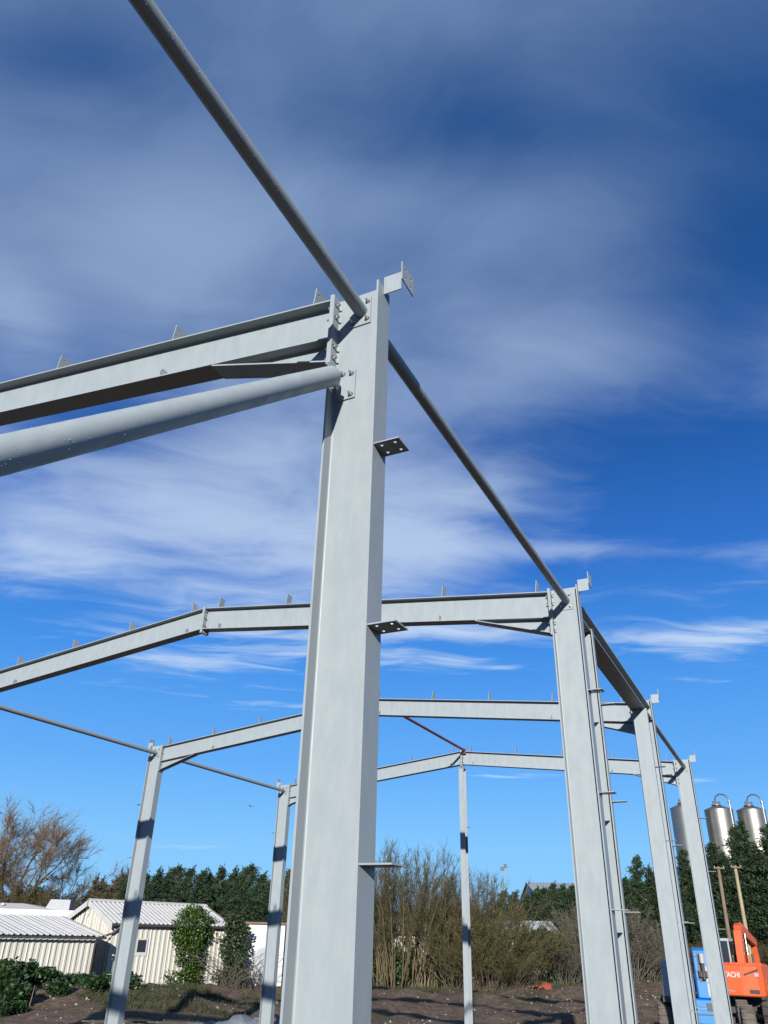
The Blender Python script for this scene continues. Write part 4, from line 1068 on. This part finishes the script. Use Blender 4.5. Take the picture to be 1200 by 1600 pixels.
for i, (u, v, s, sz) in enumerate([(11.2, 50.5, .8, .78), (12.4, 51.0, .9, 1.02), (13.6, 51.5, 1, 1.12), (15.0, 53, 1, 1.0), (16.6, 55, 1, .82), (10.4, 49.3, .7, .5)]):
    shrub(SH_G[i % 2], u, v, s, sz, r_.uniform(0, 360), 'grey-green twiggy shrub beside the second largest column', 'grey shrubs beside the second column', 'twiggy_shrub')
for i, (u, v, s, sz) in enumerate([(18.2, 62, 1.0, .78), (20.0, 65, 1.0, .72), (21.8, 68, 1.1, .68), (24, 66, 1.1, .60), (26, 66, 1.1, .62), (28, 64, 1.1, .66), (30.5, 62, 1.1, .7)]):
    shrub(SH_B[i % 2], u, v, s, sz, r_.uniform(0, 360), 'low brown scrub bush at the foot of the tall conifers', 'brown scrub below the tall conifers', 'scrub_bush')
for i, (u, v, s, sz) in enumerate([(-27.5, 57, 1.1, 1.15), (-25.6, 57.4, 1.1, 1.25), (-23.6, 56.6, 1.1, 1.30), (-22.2, 57.2, 1.1, 1.34), (-20.9, 56.8, 1.1, 1.36), (-19.6, 57.4, 1.0, 1.30), (-24.6, 59.5, 1.1, 1.3), (-21.6, 59.5, 1.1, 1.34)]):
    shrub(SH_B[i % 2], u, v, s, sz, r_.uniform(0, 360), 'overgrown brown shrub in the hedge under the willow', 'brown hedge under the willow', 'hedge_shrub')

# -- leafy masses: ivy, weeds on the bank, dark bush
def clump_mesh(name, seed, blobs, n, ln, wd, material, flat=.0):
    """leaves spread through overlapping lobes, denser towards their skins"""
    rr = np.random.default_rng(seed); P = []; D = []
    for (c, rad, w) in blobs:
        k_ = int(n*w); d = rr.normal(size=(k_, 3)); d /= np.linalg.norm(d, axis=1, keepdims=True)
        f = rr.uniform(.55, 1.05, (k_, 1))*(1+.18*np.sin(d[:, :1]*5+c[0]*3)+.15*np.sin(d[:, 2:3]*6+c[1]))
        p = np.array(c)+d*f*np.array(rad); P.append(p); D.append(d*.5+rr.normal(size=(k_, 3))*.7+np.array([0, 0, -.1]))
    P = np.concatenate(P); D = np.concatenate(D)
    me = leaf_mesh(name, P, D, ln*rr.uniform(.6, 1.3, len(P)), wd*rr.uniform(.6, 1.3, len(P)), rr); me.materials.append(MATS[material])
    return me
def ivy():
    base = site(-12.43, 42); rot = frame_rot(43)
    t = empty('ivy', base, rot, 'green ivy climbing over the corner of the cream shed and its roof', 'ivy', None, 'thing')
    x = 4.15
    bl = [((x-.1, -.2, .3), (.95, .5, .5), .16), ((x+.25, -.25, .9), (.6, .4, .6), .12), ((x-.1, -.3, 1.5), (.65, .45, .6), .14), ((x-.35, -.2, 2.05), (.55, .35, .45), .10), ((x+.3, -.25, 2.1), (.6, .45, .55), .12),
          ((x+.05, -.15, 2.65), (.9, .55, .45), .17), ((x+.3, .35, 3.05), (.75, .7, .40), .15), ((x+.7, .95, 3.3), (.75, .65, .30), .10), ((x+1.15, .2, 2.85), (.45, .4, .22), .05), ((x+1.0, -.2, 2.3), (.22, .2, .45), .03), ((x-.85, -.1, 2.45), (.3, .25, .5), .03), ((x+.85, -.12, 1.2), (.25, .15, .6), .02)]
    mesh_obj('leaves', clump_mesh('leaves', 5, bl, 6800, .12, .09, 'ivy'), 'ivy', t)
    for dx in (-.3, .05, .35): MB().tube([(x+dx, -.15, -.2), (x+dx*.7, -.14, 1.0), (x+dx, -.15, 2.0), (x+dx+.2, -.1, 2.8)], [.04, .03, .025, .015], 6).build('stem', 'bark', t)
    t2 = empty('ivy', site(-7.05, 44.6), rot, 'dark ivy bush between the cream shed and the white hut', 'ivy', None, 'thing')
    bl = [((.1, 0, .4), (.9, .7, .5), .25), ((.2, 0, 1.2), (.6, .5, .7), .25), ((-.15, .1, 1.9), (.5, .5, .6), .2), ((.25, .1, 2.5), (.65, .5, .45), .2), ((-.2, 0, 2.9), (.4, .4, .3), .08), ((.65, 0, 1.8), (.3, .3, .6), .06)]
    mesh_obj('leaves', clump_mesh('leaves', 6, bl, 4200, .14, .10, 'dark_bush'), 'dark_bush', t2)
    st = MB().tube([(0,0,-.2), (.1,0,1.4), (0,.1,2.8)], [.08, .06, .03], 7); st.build('stem', 'bark', t2)
ivy()
def brambles():
    rr = np.random.default_rng(33)
    for (u, v, lab) in ((-6.2, 44.9, 'tangle of bare brambles in front of the white hut'), (-6.9, 43.6, 'bare bramble stems at the end of the cream shed')):
        S = []
        for i in range(60):
            a = rr.uniform(0, 6.28); p = np.array([rr.normal()*.4, rr.normal()*.25, -.1]); d = unit(np.array([math.cos(a)*.45, math.sin(a)*.35, 1.0])); l = rr.uniform(1.2, 3.0)/7
            for j in range(7):
                q = p+d*l; S.append((*p, .013-.001*j, *q, .012-.001*j)); p = q; d = unit(d+np.array([math.cos(a)*.16, math.sin(a)*.16, -.12])+rr.normal(size=3)*.12)
        t = empty('bramble_bush', on(u, v), frame_rot(0), lab, 'bramble', None, 'thing')
        mesh_obj('stems', seg_mesh('stems', S, 4), 'twig_grey', t, kind='stuff')
brambles()
WEED = []
for i in range(4):
    bl = [((0, 0, .22), (.55, .5, .32), .4), ((.35, .1, .38), (.4, .4, .3), .3), ((-.3, -.1, .42), (.4, .35, .34), .3)]
    WEED.append(clump_mesh('leaves', 100+i, bl, 1500, .15, .13, 'weed'))
wl = 'leafy green weed clump on the earth bank below the left sheds'
for i, (u, v, s) in enumerate([(-17.2, 34.5, 1.35), (-16.2, 33.6, 1.35), (-15.3, 34.6, 1.25), (-14.3, 34.8, 1.2), (-13.3, 35.0, 1.1), (-12.5, 35.2, .95), (-11.6, 35.4, .9), (-10.8, 35.2, .85), (-10.0, 34.8, .8), (-15.6, 32.0, 1.3), (-14.4, 31.6, 1.1), (-13.0, 31.2, 1.0), (-16.8, 31.2, 1.4),
                              (-9.4, 33.4, 1.0), (-8.9, 32.2, .9), (-9.8, 31.6, .8), (-18.5, 33, 1.4), (-17.4, 30.2, 1.2), (-12.2, 30.8, .7), (-11.2, 34.2, .8), (-12.2, 30.2, 1.1), (-11.6, 29.2, 1.0), (-12.0, 28.4, .8), (-10.9, 28.2, .6), (-11.4, 27.4, .8), (-12.6, 31.6, 1.2), (-10.6, 30.6, .7), (-13.2, 33.2, 1.2), (-11.9, 32.8, 1.0)]):  # last few clumps added so dark leaves stand in for shade on soil
    t = empty('weed_clump', on(u, v, -.05), frame_rot(i*67), wl, 'weeds', 'weed clumps on the earth bank', 'thing'); t.scale = (s, s, s*.85)
    inst('leaves', WEED[i % 4], t)
def dark_bush():
    t = empty('evergreen_bush', on(9.3, 49.2), frame_rot(0), 'dark green leafy bush in front of the low white building', 'bush', None, 'thing')
    bl = [((0, 0, 1.0), (1.2, 1.0, 1.0), .4), ((.7, .1, 1.6), (.9, .8, .7), .25), ((-.5, 0, 1.9), (.8, .8, .6), .25), ((.2, .2, 2.4), (.6, .6, .4), .12), ((-.9, .3, .8), (.7, .7, .7), .15)]
    mesh_obj('leaves', clump_mesh('leaves', 8, bl, 6500, .13, .09, 'dark_bush'), 'dark_bush', t)
    MB().tube([(0,0,-.2), (.1,0,1.0), (0,0,1.8)], [.08, .06, .03], 6).build('stem', 'bark', t)
    t = empty('evergreen_bush', on(-24.6, 54.5), frame_rot(0), 'bright green bush at the left edge under the willow', 'bush', None, 'thing')
    bl = [((0, 0, 1.0), (1.2, 1.0, 1.1), .5), ((-.9, 0, 1.7), (1.0, .9, 1.0), .5), ((.3, .2, 2.0), (.7, .7, .8), .25)]
    mesh_obj('leaves', clump_mesh('leaves', 9, bl, 4200, .17, .13, 'ivy'), 'ivy', t)
    MB().tube([(0,0,-.2), (-.2,0,1.0), (-.4,0,1.8)], [.08, .06, .03], 6).build('stem', 'bark', t)
dark_bush()
UG = [clump_mesh('leaves', 120+i, [((0, 0, .5), (1.0, .6, .7), .5), ((.6, .1, .9), (.7, .5, .6), .3), ((-.6, 0, .8), (.7, .5, .7), .3)], 2300, .12, .08, 'dark_bush') for i in range(2)]  # leaf masses added behind the stems to darken the gaps low down
for i, (u, v, s_) in enumerate([(-2.6, 47.6, 1.0), (-.6, 47.8, 1.1), (1.2, 47.5, 1.2), (3.0, 47.4, 1.1), (4.9, 47.6, 1.2), (6.5, 47.8, 1.2), (7.9, 48.6, 1.0), (11.4, 52.0, 1.1), (13.2, 52.6, 1.2), (15.2, 54.5, 1.2)]):
    t = empty('added_undergrowth', on(u, v, -.1), frame_rot(i*50), 'dark evergreen undergrowth added to darken the foot of the central thicket', 'bush', 'undergrowth inside the thicket', 'thing'); t.scale = (s_, s_, s_*1.3)
    inst('leaves', UG[i % 2], t)

# -- grass and rough herbage (one mass)
def grass():
    rr = np.random.default_rng(50); P = []
    def patch(n, u0, u1, v0, v1, f=None):
        u = rr.uniform(u0, u1, n); v = rr.uniform(v0, v1, n)
        if f is not None: k_ = f(u, v); u, v = u[k_], v[k_]
        P.append(np.stack([u, v], 1))
    clus = lambda s, th: (lambda u, v: (np.sin(u*s+1.3*np.sin(v*s*.7))+np.sin(v*s*1.3+u*.6)) > th)
    patch(15000, -9.8, -4.0, 28.8, 35.5, clus(1.6, -.7))
    patch(14000, -3, 12, 42.8, 48.5, lambda u, v: v > 43.4+.16*u+.4*np.sin(u*1.9))
    patch(16000, 10, 26, 48, 66, lambda u, v: v > 46.5+.95*(u-10)+.8*np.sin(u*1.7))
    patch(3500, -18, -4, 35.5, 41, clus(1.2, 0))
    patch(2500, -2, 14, 36, 44, clus(2.2, 1.25))
    UV = np.concatenate(P); z = ground_h(UV[:, 0], UV[:, 1]); n = len(UV)
    W = np.stack([CAM.x+UV[:, 0]*_u.x+UV[:, 1]*_v.x, CAM.y+UV[:, 0]*_u.y+UV[:, 1]*_v.y, z-.02], 1)
    D = rr.normal(size=(n, 3))*.4+np.array([.1, .1, 1.0])
    o = mesh_obj('grass', leaf_mesh('grass', W, D, rr.uniform(.05, .24, n), rr.uniform(.010, .024, n), rr), 'grass'); tag(o, 'rough grass on the soil banks and along the foot of the shrubs', 'grass', kind='stuff')
grass()
# -- a distant belt of trees closes the view beyond the hedges
def far_belt():
    rr = np.random.default_rng(51); n = 52000
    u = rr.uniform(-130, 150, n); v = 135+rr.normal(size=n)*3; top = 5.2+1.4*np.sin(u*.21)+1.0*np.sin(u*.57+1)+.7*np.sin(u*1.4); z = top*rr.random(n)**.8
    W = np.stack([CAM.x+u*_u.x+v*_v.x, CAM.y+u*_u.y+v*_v.y, z], 1)
    o = mesh_obj('far_tree_belt', leaf_mesh('far_tree_belt', W, rr.normal(size=(n, 3))+np.array([0, 0, .5]), rr.uniform(.5, 1.2, n), rr.uniform(.25, .5, n), rr), 'dark_bush')
    tag(o, 'distant belt of trees glimpsed between the hedges', 'trees', kind='stuff')
far_belt()

# things of one kind standing in a row or mass are told apart by their order from the left
def number_from_left(group, text):
    its = [o for o in COL.objects if o.get('group') == group and o.parent is None]
    def key(o):
        e = o.location-CAM; return (e.x*_u.x+e.y*_u.y)/(e.x*_v.x+e.y*_v.y)
    for i, o in enumerate(sorted(its, key=key)): o['label'] = text % (ORD[i] if i < len(ORD) else 'last')
ORD += ['twenty-first', 'twenty-second', 'twenty-third', 'twenty-fourth', 'twenty-fifth', 'twenty-sixth', 'twenty-seventh', 'twenty-eighth', 'twenty-ninth', 'thirtieth']
number_from_left(gT, 'tall bare many-stemmed shrub, %s from the left in the thicket behind the central post')
number_from_left('olive shrubs of the central thicket', 'olive budding shrub, %s from the left along the front of the central thicket')
number_from_left('grey shrubs beside the second column', 'grey-green twiggy shrub, %s from the left beside the second largest column')
number_from_left('brown scrub below the tall conifers', 'low brown scrub bush, %s from the left at the foot of the tall conifers')
number_from_left('brown hedge under the willow', 'overgrown brown shrub, %s from the left in the hedge under the willow')
number_from_left('weed clumps on the earth bank', 'leafy green weed clump, %s from the left on the bank below the sheds')
number_from_left('undergrowth inside the thicket', 'dark undergrowth bush, %s from the left, added to darken the foot of the thicket')
number_from_left('conifers of the hedge behind the left sheds', 'dark windswept conifer, %s from the left in the hedge behind the left sheds')

# ------------------------------------------------------------------ rubble, tarpaulin and other small things
def rubble():
    rr = np.random.default_rng(77); n = 4200
    u = np.concatenate([rr.uniform(-4, 20, 1300), rr.uniform(6, 24, 2600), rr.uniform(-12, -3, 300)]); v = np.concatenate([rr.uniform(24, 46, 1300), rr.uniform(26, 62, 2600), rr.uniform(24, 34, 300)])
    s = rr.choice([.016, .024, .034, .05, .08], n, p=[.36, .32, .2, .10, .02])
    ico = np.array([(0,0,1), (.89,0,.45), (.28,.85,.45), (-.72,.53,.45), (-.72,-.53,.45), (.28,-.85,.45), (.72,.53,-.45), (-.28,.85,-.45), (-.89,0,-.45), (-.28,-.85,-.45), (.72,-.53,-.45), (0,0,-1)])
    fc = np.array([(0,1,2),(0,2,3),(0,3,4),(0,4,5),(0,5,1),(1,6,2),(2,7,3),(3,8,4),(4,9,5),(5,10,1),(6,7,2),(7,8,3),(8,9,4),(9,10,5),(10,6,1),(11,7,6),(11,8,7),(11,9,8),(11,10,9),(11,6,10)])
    z = ground_h(u, v); C = np.stack([CAM.x+u*_u.x+v*_v.x, CAM.y+u*_u.y+v*_v.y, z+s*.25], 1)
    V = ico[None]*s[:, None, None]*rr.uniform(.55, 1.35, (n, 12, 1))*rr.uniform(.5, 1.5, (n, 1, 3))*np.array([1, 1, .7])+C[:, None]
    T = (fc[None]+(np.arange(n)*12)[:, None, None]).reshape(-1, 3)
    tag(mesh_obj('rubble', arr_mesh('rubble', V.reshape(-1, 3), T), 'stone'), 'pale stones and brick rubble scattered over the soil', 'rubble', kind='stuff')
rubble()
def tarp_heap():
    # grey sheet thrown over a low rail, bricks holding it down
    rr = np.random.default_rng(12)
    t = empty('tarpaulin', on(-4.0, 26.3), frame_rot(8), 'crumpled grey tarpaulin lying in front of the slim left column', 'tarpaulin', None, 'thing')
    nu, nv = 44, 16; V = []; T = []
    for j in range(nv):
        for i in range(nu):
            x = i/(nu-1)*2.9-1.1; y = j/(nv-1)*.9-.45
            z = .17+.20*math.exp(-((x-.3)/.45)**2)+.10*math.exp(-((x-1.3)/.4)**2)+.022*math.sin(x*9+y*4)+.018*math.sin(x*19-y*7)+.012*math.sin(x*31+y*13)-(abs(y)/.45)**2*.24
            V.append((x+.05*math.sin(y*9), y+.06*math.sin(x*5), max(z, .012)))
    for j in range(nv-1):
        for i in range(nu-1):
            a = j*nu+i; T += [(a, a+1, a+1+nu), (a, a+1+nu, a+nu)]
    o = mesh_obj('sheet', arr_mesh('sheet', V, T, True), 'tarpaulin', t)
    sm = o.modifiers.new('thick', 'SOLIDIFY'); sm.thickness = .006
    for i, (u, v, rz, lab) in enumerate([(-4.95, 26.0, 20, 'broken brick lying at the left end of the grey tarpaulin'), (-3.75, 26.25, 50, 'brick lying on top of the crumpled grey tarpaulin'), (-2.75, 26.6, 80, 'pale brick beside the slim left column')]):
        b = MB().hexa([(-.11, -.05, 0), (.11, -.05, 0), (.11, .055, 0), (-.11, .05, 0)], [(-.105, -.05, .075), (.09, -.05, .07), (.11, .05, .075), (-.1, .045, .065)])
        z = {0: .16, 1: .50, 2: .42}[i]
        o = b.build('brick', 'brick', None, on(u, v, z-.02 if i == 1 else z-.16 if i == 0 else .30), bevel=.006); o.rotation_euler = (R(8), R(14), R(rz)); tag(o, lab, 'brick', kind='thing')
    t = empty('low_rail', on(-6.6, 26.2), frame_rot(4), 'low dark rail on short stakes lying across the soil at the left', 'rail', None, 'thing')
    MB().box(-1.6, 2.2, -.02, .02, .07, .11).build('rail', 'track_steel', t)
    for x in (-1.3, -.4, .5, 1.4, 2.0): MB().box(x-.02, x+.02, .022, .05, -.2, .12).build('stake', 'timber', t)
    t = empty('brick_stack', on(-2.72, 26.6), frame_rot(10), 'low stack of bricks beside the slim left column', 'bricks', None, 'thing')
    for i in range(3):
        for k_ in range(4): MB().box(-.23+i*.155, -.23+i*.155+.145, -.05, .05, k_*.075, k_*.075+.068).build('brick', 'brick', t)
tarp_heap()
def netting():
    rr = np.random.default_rng(14)
    for (u, v, L, lab) in ((7.9, 44.3, 1.0, 'strip of orange plastic netting lying on the soil mound'), (12.3, 49.8, .6, 'small scrap of orange netting behind the second largest column')):
        V = []; T = []; nu, nv = 26, 7
        for j in range(nv):
            for i in range(nu):
                x = i/(nu-1)*L; y = j/(nv-1)*.4; V.append((x, y+.1*math.sin(x*3), .05+.10*math.sin(x*4+j*.8)+.05*math.sin(x*11+j*2)+j*.02))
        for j in range(nv-1):
            for i in range(nu-1):
                a = j*nu+i; T += [(a, a+1, a+1+nu), (a, a+1+nu, a+nu)]
        o = mesh_obj('plastic_netting', arr_mesh('plastic_netting', V, T, True), 'orange_mesh', None, on(u, v, -.02)); o.rotation_euler = (0, 0, frame_rot(0)); tag(o, lab, 'netting', kind='thing')
        o.modifiers.new('thick', 'SOLIDIFY').thickness = .008
netting()
def stalks():
    rr = np.random.default_rng(15)
    for i, (u, v, h) in enumerate([(-12.2, 28.6, .85), (-11.7, 28.4, .95), (-10.8, 28.8, .7), (-11.3, 28.2, .5)]):
        dx = rr.normal()*.15
        o = MB().tube([(0,0,-.1), (dx*.5, .05, h*.5), (dx, .02, h)], [.014, .012, .007], 6).build('dry_stalk', 'dry_stalk', None, on(u, v)); o.rotation_euler = (0, 0, frame_rot(0))
        tag(o, ['leaning dry pale stalk, leftmost on the earth bank', 'tallest dry pale stalk on the earth bank', 'dry stalk right of the tallest one on the bank', 'shortest dry stalk low on the earth bank'][i], 'stalk', None, 'thing')
stalks()
def gull():
    # far bird, wings spread
    b = MB(); b.lathe([(0, -.20), (.05, -.12), (.07, 0), (.05, .14), (0, .24)], (0,0,0), 10, (1,0,0))
    for s in (-1, 1):
        b.add([(.07, s*.03, .03), (.10, s*.30, .13), (-.02, s*.58, .05), (-.06, s*.30, .11), (-.09, s*.03, .03)], [(0,1,2,3,4) if s > 0 else (4,3,2,1,0)])
        b.add([(.07, s*.03, .015), (.10, s*.30, .115), (-.02, s*.58, .045), (-.06, s*.30, .095), (-.09, s*.03, .015)], [(4,3,2,1,0) if s > 0 else (0,1,2,3,4)])
    b.add([(-.18, -.03, 0), (-.32, -.07, .01), (-.32, .07, .01), (-.18, .03, 0)], [(0,1,2,3), (3,2,1,0)])
    o = b.build('bird', 'bird', None, site(-9.6, 62, 10.8)); o.scale = (.6, .6, .6); o.rotation_euler = (R(20), 0, YAW+1.2)
    tag(o, 'tiny dark bird flying in the blue sky left of the largest column', 'bird', kind='thing')
gull()
